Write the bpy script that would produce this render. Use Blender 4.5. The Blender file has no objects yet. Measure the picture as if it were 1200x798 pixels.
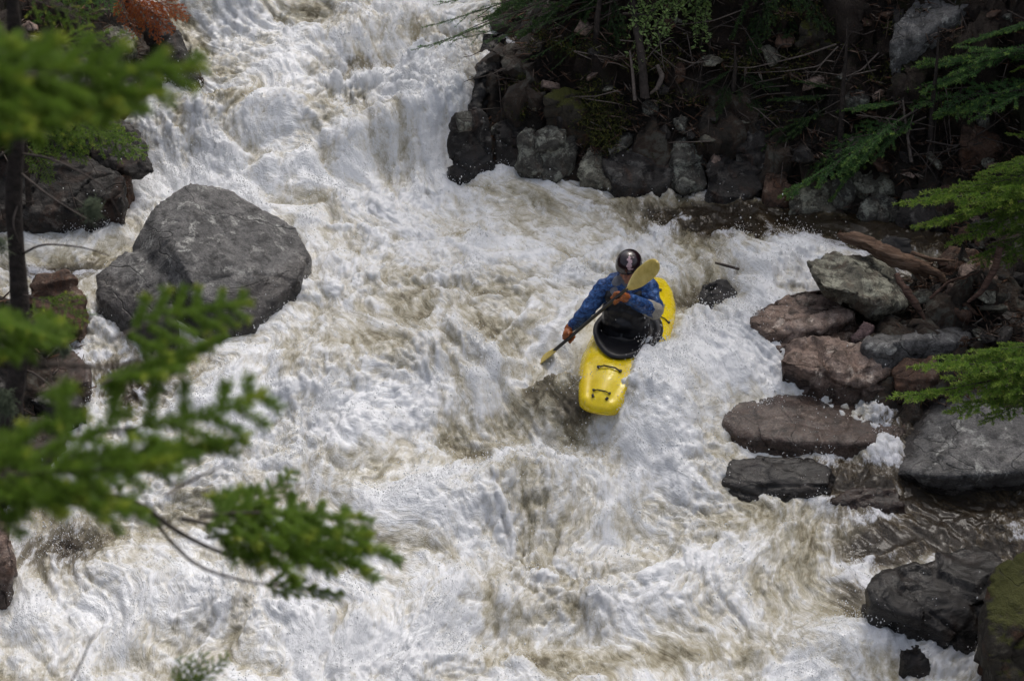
import bpy, bmesh, math, random
import numpy as np
from mathutils import Vector, Matrix, Euler
random.seed(7)
S = bpy.context.scene
COL = S.collection
PI = math.pi
# ------------------------------------------------------------------ camera maths
CAM = np.array([0.0, 0.0, 9.5]); PITCH = math.radians(27); F = 2823.0
FWD = np.array([0, math.cos(PITCH), -math.sin(PITCH)])
UP = np.array([0, math.sin(PITCH), math.cos(PITCH)])
RIGHT = np.array([1.0, 0, 0])
WY = np.array([-40, 8, 12.0, 15.1, 16.9, 17.95, 18.65, 19.6, 21.2, 21.9, 22.6, 23.3, 24.3, 27, 40, 80.])
WZ = np.array([-9, -2.6, -1.75, -1.1, -0.72, -0.32, 0.0, 0.1, 0.22, 0.5, 0.72, 1.0, 1.2, 1.9, 4.5, 14.])
def Wb(y):                      # long profile of the creek
    r = 0
    for o in (-.35, -.17, 0, .17, .35): r = r + np.interp(np.asarray(y, float) + o, WY, WZ)
    return r / 5
def ray(px, py):
    return FWD + RIGHT * ((px - 600) / F) + UP * ((399 - py) / F)
def hit(px, py, lift=0.0):      # where a sight line meets the creek profile
    d = ray(px, py); lo, hi = 4.0, 70.0
    for _ in range(50):
        m = (lo + hi) / 2; t = m / d[1]
        if CAM[2] + t * d[2] > Wb(m) + lift: lo = m
        else: hi = m
    t = lo / d[1]; return CAM + t * d
def at(px, py, y):              # point on a sight line at distance y
    d = ray(px, py); return CAM + (y / d[1]) * d
# ------------------------------------------------------------------ noise
_rs = np.random.RandomState(3)
PERM = np.tile(_rs.permutation(512), 3)
_a = _rs.rand(512) * 2 * PI; G2 = np.stack([np.cos(_a), np.sin(_a)], 1)
_g = _rs.randn(512, 3); G3 = _g / np.linalg.norm(_g, axis=1)[:, None]
def n2(x, y, s=0):
    x = x + s * 17.31; y = y + s * 9.77
    xi = np.floor(x).astype(np.int64); yi = np.floor(y).astype(np.int64)
    fx = x - xi; fy = y - yi; xi &= 511; yi &= 511
    u = fx * fx * fx * (fx * (fx * 6 - 15) + 10); v = fy * fy * fy * (fy * (fy * 6 - 15) + 10)
    def g(i, j):
        k = G2[PERM[(PERM[(xi + i) & 511] + yi + j) & 511]]
        return k[..., 0] * (fx - i) + k[..., 1] * (fy - j)
    a = g(0, 0); b = g(1, 0); c = g(0, 1); d = g(1, 1)
    return 1.5 * ((a + u * (b - a)) * (1 - v) + (c + u * (d - c)) * v)
def n3(p, s=0):
    p = p + s * np.array([13.1, 7.7, 5.3]); i0 = np.floor(p).astype(np.int64); f = p - i0; i0 &= 511
    w = f * f * f * (f * (f * 6 - 15) + 10); r = 0
    for a in (0, 1):
        for b in (0, 1):
            for c in (0, 1):
                k = G3[PERM[(PERM[(PERM[(i0[:, 0] + a) & 511] + i0[:, 1] + b) & 511] + i0[:, 2] + c) & 511]]
                d = (k * (f - np.array([a, b, c]))).sum(1)
                r = r + d * (w[:, 0] if a else 1 - w[:, 0]) * (w[:, 1] if b else 1 - w[:, 1]) * (w[:, 2] if c else 1 - w[:, 2])
    return 1.5 * r
def sstep(a, b, x):
    t = np.clip((x - a) / (b - a), 0, 1); return t * t * (3 - 2 * t)
# ------------------------------------------------------------------ object helpers
def tag(o, label=None, cat=None, group=None, kind=None):
    if label: o['label'] = label
    if cat: o['category'] = cat
    if group: o['group'] = group
    if kind: o['kind'] = kind
    return o
def empty(name, loc=(0, 0, 0), rot=(0, 0, 0), **k):
    o = bpy.data.objects.new(name, None); COL.objects.link(o); o.location = loc; o.rotation_euler = rot
    o.empty_display_size = .1
    return tag(o, **k)
def link(name, me, mat, parent=None, smooth=True, **k):
    o = bpy.data.objects.new(name, me); COL.objects.link(o)
    if mat is not None and not me.materials: me.materials.append(mat)
    if smooth: me.polygons.foreach_set('use_smooth', np.ones(len(me.polygons), bool))
    if parent: o.parent = parent
    return tag(o, **k)
def npmesh(name, V, Fc, n):     # fast mesh of n-gons from arrays
    V = np.asarray(V, np.float32); Fc = np.asarray(Fc, np.int32)
    me = bpy.data.meshes.new(name); me.vertices.add(len(V)); me.vertices.foreach_set('co', V.ravel())
    me.loops.add(Fc.size); me.loops.foreach_set('vertex_index', Fc.ravel())
    me.polygons.add(len(Fc)); me.polygons.foreach_set('loop_start', np.arange(0, Fc.size, n, dtype=np.int32))
    me.update(calc_edges=True); return me
def attr(me, name, v):
    a = me.attributes.new(name, 'FLOAT', 'POINT'); a.data.foreach_set('value', np.asarray(v, np.float32).ravel())
def evalmesh(o):
    dg = bpy.context.evaluated_depsgraph_get(); dg.update()
    return bpy.data.meshes.new_from_object(o.evaluated_get(dg))
class MB:                       # quads/tris collected for one mesh
    def __init__(s): s.V = []; s.T = []; s.n = 0
    def add(s, V, T):
        V = np.asarray(V, float).reshape(-1, 3); T = np.asarray(T, int)
        if T.shape[1] == 4: T = np.concatenate([T[:, [0, 1, 2]], T[:, [0, 2, 3]]])
        s.V.append(V); s.T.append(T + s.n); s.n += len(V)
    def tube(s, P, R, n=6, cap=True):
        P = np.asarray(P, float); R = np.asarray(R, float) * np.ones(len(P)); m = len(P)
        t = np.gradient(P, axis=0); t /= np.linalg.norm(t, axis=1)[:, None] + 1e-9
        ref = np.array([0, 0, 1.0]) if abs(t[0][2]) < .9 else np.array([1.0, 0, 0])
        V = []
        for i in range(m):
            a = ref - t[i] * (ref @ t[i]); a /= np.linalg.norm(a) + 1e-9; ref = a; b = np.cross(t[i], a)
            an = np.arange(n) * 2 * PI / n
            V.append(P[i] + R[i] * (np.cos(an)[:, None] * a + np.sin(an)[:, None] * b))
        V = np.concatenate(V); Q = []
        for i in range(m - 1):
            for k in range(n):
                Q.append((i * n + k, i * n + (k + 1) % n, (i + 1) * n + (k + 1) % n, (i + 1) * n + k))
        s.add(V, Q)
        if cap:
            for e, idx in ((0, range(n)), (m - 1, range((m - 1) * n, m * n))):
                vv = [V[j] for j in idx]; c = P[e]
                s.add(np.array(vv + [c]), [(k, (k + 1) % n, n) if e else ((k + 1) % n, k, n) for k in range(n)])
    def mesh(s, name):
        return npmesh(name, np.concatenate(s.V), np.concatenate(s.T), 3)
# ------------------------------------------------------------------ materials
def newmat(name):
    m = bpy.data.materials.new(name); m.use_nodes = True; nt = m.node_tree
    return m, nt, nt.nodes['Principled BSDF']
def N(nt, t, **k):
    n = nt.nodes.new(t)
    for a, b in k.items(): setattr(n, a, b)
    return n
def noise(nt, vec, scale, detail=6, rough=.6, dist=0):
    n = N(nt, 'ShaderNodeTexNoise'); n.inputs['Scale'].default_value = scale; n.inputs['Detail'].default_value = detail
    n.inputs['Roughness'].default_value = rough; n.inputs['Distortion'].default_value = dist
    if vec is not None: nt.links.new(vec, n.inputs['Vector'])
    return n.outputs['Fac']
def ramp(nt, fac, stops):
    r = N(nt, 'ShaderNodeValToRGB'); e = r.color_ramp.elements
    while len(e) < len(stops): e.new(.5)
    for q, (p, c) in zip(e, stops):
        q.position = p; q.color = (*c, 1) if not isinstance(c, (int, float)) else (c, c, c, 1)
    nt.links.new(fac, r.inputs[0]); return r.outputs[0]
def mix(nt, fac, a, b, mode='MIX'):
    m = N(nt, 'ShaderNodeMix', data_type='RGBA', blend_type=mode)
    for s, v in ((0, fac), (6, a), (7, b)):
        if isinstance(v, (int, float)): m.inputs[s].default_value = v if s == 0 else (v, v, v, 1)
        elif isinstance(v, tuple): m.inputs[s].default_value = (*v, 1)
        else: nt.links.new(v, m.inputs[s])
    return m.outputs[2]
def math_(nt, op, a, b=0.0, c=None, clamp=False):
    m = N(nt, 'ShaderNodeMath', operation=op, use_clamp=clamp)
    for i, v in enumerate((a, b) if c is None else (a, b, c)):
        if isinstance(v, (int, float)): m.inputs[i].default_value = v
        else: nt.links.new(v, m.inputs[i])
    return m.outputs[0]
def bump(nt, h, strength, dist, normal=None):
    b = N(nt, 'ShaderNodeBump'); b.inputs['Strength'].default_value = strength; b.inputs['Distance'].default_value = dist
    nt.links.new(h, b.inputs['Height'])
    if normal is not None: nt.links.new(normal, b.inputs['Normal'])
    return b.outputs[0]
def mapping(nt, vec, scale=(1, 1, 1), rot=(0, 0, 0), loc=(0, 0, 0)):
    m = N(nt, 'ShaderNodeMapping'); m.inputs['Scale'].default_value = scale; m.inputs['Rotation'].default_value = rot; m.inputs['Location'].default_value = loc
    nt.links.new(vec, m.inputs['Vector']); return m.outputs[0]
def rock_mat(name, c1, c2, c3, lichen=.35, rust=0.0, rough=.62, moss=0.0):
    m, nt, b = newmat(name)
    tc = N(nt, 'ShaderNodeTexCoord').outputs['Object']
    strata = mapping(nt, tc, (1, 1, 3.2), (.5, .3, .2))
    big = noise(nt, strata, 2.2, 5, .6, .8); mid = noise(nt, tc, 9, 7, .68, .3); fine = noise(nt, tc, 60, 5, .7)
    c = ramp(nt, big, [(.3, c1), (.5, c2), (.7, c3)])
    c = mix(nt, ramp(nt, mid, [(.45, 0.), (.63, .88)]), c, tuple(v * .45 for v in c1))
    li = ramp(nt, noise(nt, tc, 6.5, 8, .72, .5), [(.62 - lichen * .22, 0.), (.70 - lichen * .2, 1.)])
    c = mix(nt, li, c, (min(1, c3[0] * 1.55 + .03), min(1, c3[1] * 1.6 + .03), min(1, c3[2] * 1.55 + .03)))
    if rust:
        ru = ramp(nt, noise(nt, tc, 2.7, 6, .65, 1.2), [(.5, 0.), (.62, rust)])
        c = mix(nt, ru, c, (.16, .062, .025))
    c = mix(nt, ramp(nt, fine, [(.35, .5), (.6, 0.)]), c, (.012, .011, .01))
    if moss:
        g = N(nt, 'ShaderNodeNewGeometry'); sx = N(nt, 'ShaderNodeSeparateXYZ'); nt.links.new(g.outputs['Normal'], sx.inputs[0])
        up = math_(nt, 'ADD', sx.outputs['Z'], math_(nt, 'MULTIPLY', math_(nt, 'SUBTRACT', mid, .5), 2.2))
        mk = math_(nt, 'MULTIPLY', ramp(nt, up, [(.45, 0.), (.75, 1.)]), moss)
        c = mix(nt, mk, c, mix(nt, fine, (.012, .018, .003), (.10, .10, .012)))
    # a few joints following the bedding
    cn = N(nt, 'ShaderNodeMath', operation='ABSOLUTE'); nt.links.new(math_(nt, 'SUBTRACT', noise(nt, mapping(nt, tc, (1, 1, 2.6), (.9, .4, .1)), 1.15, 3, .45, .3), .5), cn.inputs[0])
    cr = ramp(nt, cn.outputs[0], [(.0, 0.), (.006, 1.)])
    c = mix(nt, cr, mix(nt, .35, c, (.01, .009, .008)), c)
    w = N(nt, 'ShaderNodeAttribute', attribute_name='wet').outputs['Fac']
    wn = math_(nt, 'ADD', w, math_(nt, 'MULTIPLY', math_(nt, 'SUBTRACT', mid, .5), .9), clamp=True)
    w = math_(nt, 'MULTIPLY', ramp(nt, wn, [(.25, 0.), (.55, 1.)]), 1.0)
    c = mix(nt, math_(nt, 'MULTIPLY', w, .93), c, mix(nt, 1.0, c, (.27, .24, .23), 'MULTIPLY'))
    nt.links.new(c, b.inputs['Base Color'])
    rr = math_(nt, 'SUBTRACT', rough, math_(nt, 'MULTIPLY', w, rough - .2)); nt.links.new(rr, b.inputs['Roughness'])
    b.inputs['Specular IOR Level'].default_value = .35
    h = math_(nt, 'ADD', math_(nt, 'MULTIPLY', mid, .6), math_(nt, 'MULTIPLY', fine, .18)); h = math_(nt, 'ADD', h, math_(nt, 'MULTIPLY', cr, .18))
    nt.links.new(bump(nt, h, 1., .065), b.inputs['Normal'])
    nt.links.new(math_(nt, 'MULTIPLY', w, .42), b.inputs['Coat Weight']); b.inputs['Coat Roughness'].default_value = .13; b.inputs['Coat IOR'].default_value = 1.45
    nt.links.new(bump(nt, mid, .55, .03), b.inputs['Coat Normal'])
    return m
def simple(name, col, rough=.5, var=.0, scale=20, bmp=0, bd=.01, spec=.5, metal=0, coat=0):
    m, nt, b = newmat(name); b.inputs['Roughness'].default_value = rough; b.inputs['Specular IOR Level'].default_value = spec
    b.inputs['Metallic'].default_value = metal; b.inputs['Coat Weight'].default_value = coat; b.inputs['Coat Roughness'].default_value = .12
    tc = N(nt, 'ShaderNodeTexCoord').outputs['Object']; nz = noise(nt, tc, scale, 5, .65)
    c = ramp(nt, nz, [(.35, tuple(v * (1 - var) for v in col)), (.65, tuple(min(1, v * (1 + var)) for v in col))])
    nt.links.new(c, b.inputs['Base Color'])
    if bmp: nt.links.new(bump(nt, nz, bmp, bd), b.inputs['Normal'])
    return m
M = {}
M['grey'] = rock_mat('grey_rock', (.13, .127, .125), (.21, .205, .20), (.30, .29, .28), .3)
M['brown'] = rock_mat('brown_rock', (.19, .13, .10), (.37, .27, .22), (.50, .41, .36), .25, .4)
M['olive'] = rock_mat('lichen_rock', (.10, .095, .075), (.19, .18, .14), (.27, .26, .21), .6, .3)
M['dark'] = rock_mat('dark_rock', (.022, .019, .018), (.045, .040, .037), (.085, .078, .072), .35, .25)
M['pale'] = rock_mat('pale_rock', (.05, .047, .04), (.11, .105, .09), (.20, .20, .17), .55, .25)
M['mossy'] = rock_mat('mossy_rock', (.025, .02, .015), (.05, .042, .03), (.08, .07, .05), .1, .5, moss=1.)
M['rusty'] = rock_mat('rusty_rock', (.085, .05, .035), (.16, .09, .06), (.22, .16, .12), .15, .7)
M['pink'] = rock_mat('pink_rock', (.16, .10, .10), (.26, .17, .165), (.34, .24, .23), .1, .2)
# ------------------------------------------------------------------ channel outline
def seg_dist(X, Y, pts):
    d = np.full(X.shape, 1e9)
    for (x0, y0), (x1, y1) in zip(pts[:-1], pts[1:]):
        dx, dy = x1 - x0, y1 - y0; L = dx * dx + dy * dy + 1e-12
        t = np.clip(((X - x0) * dx + (Y - y0) * dy) / L, 0, 1)
        d = np.minimum(d, (X - x0 - t * dx) ** 2 + (Y - y0 - t * dy) ** 2)
    return np.sqrt(d)
def inside(X, Y, pts):
    r = np.zeros(X.shape, bool)
    for (x0, y0), (x1, y1) in zip(pts, pts[1:] + pts[:1]):
        c = ((y0 > Y) != (y1 > Y)); r ^= c & (X < (x1 - x0) * (Y - y0) / (y1 - y0 + 1e-12) + x0)
    return r
rs_ = [(1265, 880), (1225, 798), (1222, 700), (1235, 640), (1245, 560), (1150, 548), (1085, 525), (1035, 480), (985, 452), (935, 430), (915, 395), (950, 352),
       (985, 322), (1010, 300), (1060, 304), (1105, 300), (1110, 276), (1050, 260), (985, 252), (930, 244), (840, 230), (780, 226), (720, 218), (640, 208),
       (580, 196), (555, 190), (545, 150), (555, 100), (572, 50), (585, 0), (600, -90)]
ls_ = [(60, -90), (110, -30), (150, 5), (195, 25), (222, 60), (228, 92), (196, 100), (165, 122), (150, 145), (160, 200), (140, 240), (95, 262), (0, 275), (-120, 280),
       (-120, 340), (20, 345), (70, 352), (98, 385), (104, 440), (100, 490), (40, 580), (6, 620), (4, 700), (-60, 800), (-110, 880)]
RS = [tuple(hit(*p)[:2]) for p in rs_]; LS = [tuple(hit(*p)[:2]) for p in ls_]
CH = [(30, 12.5), (9, 13.2), (6.2, 13.6)] + RS + [(1.2, 40), (3, 80), (-4, 80), (-5, 40)] + LS + [(-3.6, 13.2), (-1.5, 11.8), (3, 11.0), (30, 9.5)]
def bank_height(X, Y):
    d = seg_dist(X, Y, CH + CH[:1]); ins = inside(X, Y, CH); sd = np.where(ins, -d, d)
    right = sstep(-.5, 1.0, X)
    # the slope of each bank
    k_r = .30 + 1.15 * sstep(19.9, 21.3, Y)         # rubble beach, then the steep wooded bank
    k_l = .55 + .45 * sstep(19.5, 21.5, Y)
    k = k_l * (1 - right) + k_r * right
    near = 1 - sstep(12.6, 13.6, Y); k = k * (1 - near) + .82 * near
    dd = np.maximum(sd, 0)
    far = np.minimum(dd, 2.6) * k + np.clip(dd - 2.6, 0, 6) * .75 + np.clip(dd - 8.6, 0, 60) * .32
    far = np.where(near > .5, dd * .80 * (1 - .0) - np.clip(dd - 10.3, 0, 99) * .62, far)
    n = n2(X * 1.1, Y * 1.1, 1) * .30 + n2(X * 2.7, Y * 2.7, 2) * .16 + np.abs(n2(X * 6, Y * 6, 3)) * .10 + n2(X * 15, Y * 15, 4) * .035
    step = np.floor((far + n * 1.2) / .45) * .45
    z = Wb(Y) + np.where(sd < 0, np.maximum(sd * .8, -.75) - .12, far * .65 + step * .35 + n * sstep(0, .5, dd) - .06)
    return z, sd
def axis(a, b, step, ext):      # fine inside [a,b], growing outside
    m = np.arange(a, b, step); lo = []; s = step; x = a
    while x > ext[0]: s *= 1.25; x -= s; lo.append(x)
    hi = []; s = step; x = m[-1]
    while x < ext[1]: s *= 1.25; x += s; hi.append(x)
    return np.array(lo[::-1] + list(m) + hi)
def gridfaces(nx, ny):
    i = np.arange(ny - 1)[:, None] * nx + np.arange(nx - 1)[None]; i = i.ravel()
    return np.stack([i, i + 1, i + nx + 1, i + nx], 1)
xs = axis(-6.5, 7.5, .045, (-120, 120)); ys = axis(9, 27.5, .045, (-60, 140)); X, Y = np.meshgrid(xs, ys)
Zt, SD = bank_height(X, Y)
# jointed rock faces: every cell of the bank stands a little proud of or behind its neighbours
G0 = np.stack([X, Y, Zt], -1); tx = np.gradient(G0, axis=1); ty = np.gradient(G0, axis=0); Ng = np.cross(tx, ty); Ng /= np.linalg.norm(Ng, axis=-1, keepdims=True)
fm = ((X > -6.4) & (X < 7.4) & (Y > 14) & (Y < 27) & (SD > -.15)).ravel(); Pf = G0.reshape(-1, 3)[fm]; rj = np.random.RandomState(77)
Pw = Pf + .16 * np.stack([n3(Pf * 2.3, 71), n3(Pf * 2.3, 72), n3(Pf * 2.3, 73)], 1); Pw = Pw * np.array([1, 1, 1.5])
sites = np.stack([rj.uniform(-6.5, 7.5, 3800), rj.uniform(14, 27, 3800), np.zeros(3800)], 1); sites[:, 2] = (bank_height(sites[:, 0], sites[:, 1])[0] + rj.uniform(-.3, .3, 3800)) * 1.5
val = rj.uniform(-1, 1, 3800); near_i = np.empty(len(Pw), int); s2_ = (sites ** 2).sum(1)
for i in range(0, len(Pw), 20000): near_i[i:i + 20000] = (s2_[None] - 2 * Pw[i:i + 20000] @ sites.T).argmin(1)
dv_ = np.zeros(X.size); dv_[fm] = val[near_i] * .11 + .07 * n3(Pf * 4.5, 74) + .04 * n3(Pf * 11, 75); tone = np.zeros(X.size); tone[fm] = val[near_i]
Gd = (G0.reshape(-1, 3) + Ng.reshape(-1, 3) * (dv_ * sstep(-.1, .1, SD.ravel()))[:, None])
def ground(x, y):
    z, _ = bank_height(np.array([float(x)]), np.array([float(y)])); return float(z[0])
m, nt, b = newmat('bank_soil')
tc = N(nt, 'ShaderNodeTexCoord').outputs['Object']
c = ramp(nt, noise(nt, tc, 3.2, 9, .7, .6), [(.35, (.012, .009, .007)), (.5, (.035, .022, .016)), (.62, (.055, .04, .03)), (.74, (.085, .08, .07))])
mo = ramp(nt, noise(nt, tc, 1.5, 7, .7, 1.), [(.52, 0.), (.62, 1.)]); c = mix(nt, math_(nt, 'MULTIPLY', mo, .8), c, mix(nt, noise(nt, tc, 25, 4, .7), (.006, .009, .002), (.05, .055, .01)))
c = mix(nt, ramp(nt, noise(nt, tc, 45, 4, .7), [(.62, 0.), (.7, .7)]), c, (.10, .045, .022))
rk = N(nt, 'ShaderNodeAttribute', attribute_name='rocky').outputs['Fac']; tn = N(nt, 'ShaderNodeAttribute', attribute_name='tone').outputs['Fac']
rcol = ramp(nt, math_(nt, 'ADD', noise(nt, tc, 5, 8, .7, .5), math_(nt, 'MULTIPLY', tn, .12)), [(.36, (.018, .014, .012)), (.5, (.05, .043, .035)), (.6, (.085, .055, .038)), (.68, (.15, .145, .12))])
rk = ramp(nt, math_(nt, 'ADD', rk, math_(nt, 'MULTIPLY', math_(nt, 'SUBTRACT', noise(nt, tc, 1.7, 5, .6), .5), 1.8)), [(.42, 0.), (.55, 1.)])
c = mix(nt, math_(nt, 'MULTIPLY', rk, .9), c, rcol)
nt.links.new(c, b.inputs['Base Color']); b.inputs['Roughness'].default_value = .55; b.inputs['Specular IOR Level'].default_value = .4
nt.links.new(bump(nt, noise(nt, tc, 12, 9, .75), 1., .12), b.inputs['Normal']); M['soil'] = m
gm = npmesh('ground', Gd, gridfaces(len(xs), len(ys)), 4); attr(gm, 'tone', tone); attr(gm, 'rocky', np.clip(1.15 - (Zt - Wb(Y)).ravel() / 1.1, 0, 1) * (Y.ravel() > 13.5))
link('ground', gm, M['soil'], kind='structure')
def bank_y(px, py):             # distance at which a sight line meets the bank
    d = ray(px, py); yy = np.linspace(14.0, 27.5, 300); xx = yy * d[0] / d[1]; zz = CAM[2] + yy * d[2] / d[1]; gz, sd = bank_height(xx, yy)
    h = np.where((zz < gz) & (sd > -.1))[0]; return yy[h[0]] if len(h) else 99.
# ------------------------------------------------------------------ white water
xs = axis(-5.4, 5.9, .0135, (-9, 32)); ys = axis(14.0, 25.4, .0135, (8.2, 78)); X, Y = np.meshgrid(xs, ys)
cx_y = np.array([13, 15.1, 16.9, 18.65, 20, 21.2, 22.5, 24.3, 30, 80]); cx_x = np.array([.3, .1, 0, -.3, -.8, -.95, -1.6, -2.0, -2.2, -1])
def flow(X, Y):
    w = .38; xc = np.interp(Y, cx_y, cx_x)
    u = Y + n2(X * .7, Y * .7, 5) * .5 + (X - xc) * .22 ; v = (X - xc) + n2(X * .7, Y * .7, 6) * .42 + n2(X * 2., Y * 2., 7) * .05
    return u, v
U_, V_ = flow(X, Y)
def blobs(X, Y, L):
    r = np.zeros(X.shape)
    for px, py, a, rx, ry, rot in L:
        c = hit(px, py); co, si = math.cos(math.radians(rot)), math.sin(math.radians(rot))
        dx, dy = X - c[0], Y - c[1]; p = (dx * co + dy * si) / rx; q = (-dx * si + dy * co) / ry
        r += a * np.exp(-(p * p + q * q))
    return r
# humps (+) and troughs (-) of the rapid: pixel of the photograph they were read from, height, half widths (m), turn
HUMPS = [(350, 95, .16, .7, .35, 20), (330, 150, .22, .9, .28, -10), (480, 165, .26, .8, .3, 25), (300, 205, .12, .8, .25, 0), (420, 205, -.12, .5, .25, 0), (250, 120, -.10, .4, .3, 0), (215, 160, .18, .5, .4, 0),
         (520, 110, .22, .5, .5, 50), (440, 75, -.12, .7, .18, 25), (400, 45, .12, 1., .2, 20), (400, 245, .10, .35, .2, 0), (600, 250, -.06, 1.2, .25, -5), (200, 190, -.1, .5, .3, 0),
         (820, 340, -.18, .35, .25, 20), (890, 312, .20, .5, .35, 10), (980, 275, .05, 1.0, .4, 0), (855, 420, .18, .45, .55, -60), (800, 455, .20, .35, .35, 0), (900, 345, .12, .3, .4, 0),
         (690, 522, -.20, .42, .20, 0), (620, 470, -.12, .4, .25, 10), (560, 500, -.14, .6, .22, 20), (640, 405, .02, .3, .2, 0), (790, 360, -.05, .2, .3, 0), (660, 560, -.02, .9, .25, 15),
         (620, 575, .30, .85, .30, 18), (520, 610, .16, .6, .3, 10), (700, 640, -.12, .7, .2, 10), (820, 570, .14, .6, .4, 30), (760, 700, .14, .6, .25, 15), (560, 700, .14, .7, .3, -10), (420, 530, .16, .5, .35, 35),
         (480, 420, .10, .8, .25, 20), (350, 450, .10, .6, .3, 10), (300, 560, .12, .6, .3, 30), (250, 700, .16, .8, .3, -10), (100, 640, -.05, .6, .3, 0), (420, 740, .12, .6, .25, 0), (640, 745, -.14, .9, .2, 5),
         (900, 640, .1, .7, .4, 0), (1000, 600, .02, .6, .3, 0), (1000, 760, .22, .6, .25, 10), (960, 690, -.05, .5, .3, 0), (640, 412, -.14, .3, .25, 0), (450, 330, .06, .7, .2, 15), (590, 330, -.05, .6, .2, 15),
         (90, 300, -.15, .9, .4, 0), (180, 400, -.12, .5, .4, 0), (150, 450, -.2, .5, .3, 0), (1010, 690, .1, .3, .2, 0), (330, 15, .12, 1.2, .25, 0), (250, 20, .2, .6, .3, 0)]
# + whiter, - browner / clearer
FOAM = [(215, 205, .5, .8, .3, 0), (330, 130, .2, 1.2, .4, 0), (320, 90, .3, .9, .25, 0), (500, 150, .45, .5, .8, 30), (560, 60, .1, .3, .4, 0), (400, 205, .1, .8, .3, 0), (420, 240, .25, 1.4, .3, -5), (230, 220, .4, .9, .25, 0),
        (250, 145, -.55, .25, .2, 0), (285, 135, -.3, .3, .15, 0), (310, 10, -.25, .9, .2, 20), (270, 85, -.3, .4, .14, 20), (420, 80, -.5, .6, .14, 28), (490, 40, -.25, .4, .15, 30), (370, 190, -.35, .3, .1, 0), (330, 200, -.2, .5, .12, 0), (430, 140, -.2, .3, .12, -40), (340, 30, -.35, .5, .1, 10), (225, 35, -.25, .25, .1, 0),
        (400, 242, -.3, .3, .1, 0), (560, 260, -.15, .8, .12, 0), (650, 235, -.15, .6, .15, 0), (720, 240, -.3, .5, .12, 0), (830, 245, -.5, .8, .22, -5), (925, 268, -.85, 1.1, .3, -5), (1050, 280, -.75, .8, .35, 0), (860, 290, -.3, .5, .15, 10), (760, 265, -.2, .5, .12, 0),
        (940, 310, .65, .25, .35, 30), (880, 360, .6, .4, .4, 30), (850, 420, .5, .5, .5, 0), (800, 440, .5, .3, .3, 0), (820, 335, -.6, .22, .14, 20), (800, 345, -.5, .2, .2, 0), (880, 250, -.3, .5, .1, 0),
        (500, 350, -.28, .7, .2, 15), (600, 350, -.38, .5, .2, 20), (640, 320, -.4, .4, .12, 20), (590, 390, -.35, .5, .15, 20), (450, 400, -.30, .7, .2, 15), (380, 430, -.28, .5, .2, 15), (360, 300, .15, .5, .3, 0), (520, 290, .2, .9, .15, 10),
        (555, 545, -.55, .35, .22, 25), (560, 495, -.55, .55, .16, 20), (640, 470, -.6, .35, .16, 10), (680, 505, -.7, .32, .16, 0), (600, 515, -.4, .4, .12, 20), (620, 430, -.3, .5, .12, 0), (700, 500, -.3, .3, .3, 0),
        (455, 500, .35, .6, .3, 30), (370, 520, .3, .6, .3, 20), (520, 575, .4, .5, .14, 25), (440, 620, .3, .6, .3, 10), (720, 560, .3, .5, .2, 20),
        (690, 620, -.42, .55, .18, 20), (650, 660, -.35, .6, .14, 10), (800, 640, -.3, .5, .15, 30), (640, 600, -.2, .4, .12, 15), (760, 585, .25, .5, .15, 20), (800, 690, .1, .4, .15, 20), (660, 770, -.65, .8, .12, 8), (780, 770, -.45, .4, .12, 8), (640, 735, .15, .5, .08, 5), (560, 790, .3, .3, .1, 0), (440, 770, .4, .6, .2, 0),
        (330, 650, -.5, .4, .16, 0), (230, 660, -.3, .5, .15, -15), (410, 730, -.3, .3, .1, 0), (250, 600, -.35, .5, .2, 0), (60, 640, -.4, .45, .35, 0), (120, 620, -.4, .3, .3, 0), (120, 720, .35, .8, .2, 0), (40, 760, .2, .5, .2, 0), (200, 770, .1, .6, .2, 0),
        (300, 470, .2, .5, .25, 0), (230, 520, -.15, .3, .3, 0), (150, 430, -.45, .35, .3, 0), (230, 420, -.3, .35, .2, 0), (100, 300, -.55, .7, .2, 0), (60, 330, -.5, .5, .2, 0), (130, 265, -.2, .4, .15, 0),
        (900, 600, -.15, .4, .3, 20), (1000, 570, -.7, .5, .25, 0), (1130, 590, -.7, .9, .4, 0), (1060, 640, -.5, .6, .2, 15), (960, 640, -.25, .5, .2, 0), (1040, 610, .35, .4, .06, 20), (995, 720, -.6, .25, .18, 0), (1000, 765, .5, .5, .15, 0), (1110, 640, -.6, .6, .3, 0), (1070, 720, -.2, .3, .2, 0),
        (940, 525, -.3, .35, .1, 0), (870, 470, -.35, .35, .12, 0), (1060, 500, -.6, .3, .2, 0), (900, 760, -.12, .4, .2, 0), (880, 660, .2, .3, .2, 0), (1130, 790, .1, .3, .2, 0)]
DARK = [(830, 250, .4, .9, .2, -5), (935, 268, 1.3, 1.2, .32, -5), (1060, 280, 1.1, .9, .3, 0), (825, 335, .4, .3, .14, 20), (1000, 560, .8, .45, .2, 0), (1140, 590, 1.3, 1.0, .4, 0), (1070, 640, 1.0, .6, .2, 15), (1190, 640, 1., .5, .4, 0), (680, 503, .55, .3, .12, 0), (60, 640, .6, .5, .3, 0), (150, 430, .8, .4, .3, 0),
        (70, 310, .8, .5, .2, 0), (420, 78, .45, .5, .12, 28), (1060, 500, .9, .3, .2, 0), (660, 240, .25, .5, .12, 0), (555, 540, .2, .3, .15, 20), (1010, 700, .5, .3, .2, 0), (490, 30, .3, .3, .12, 30)]
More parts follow.
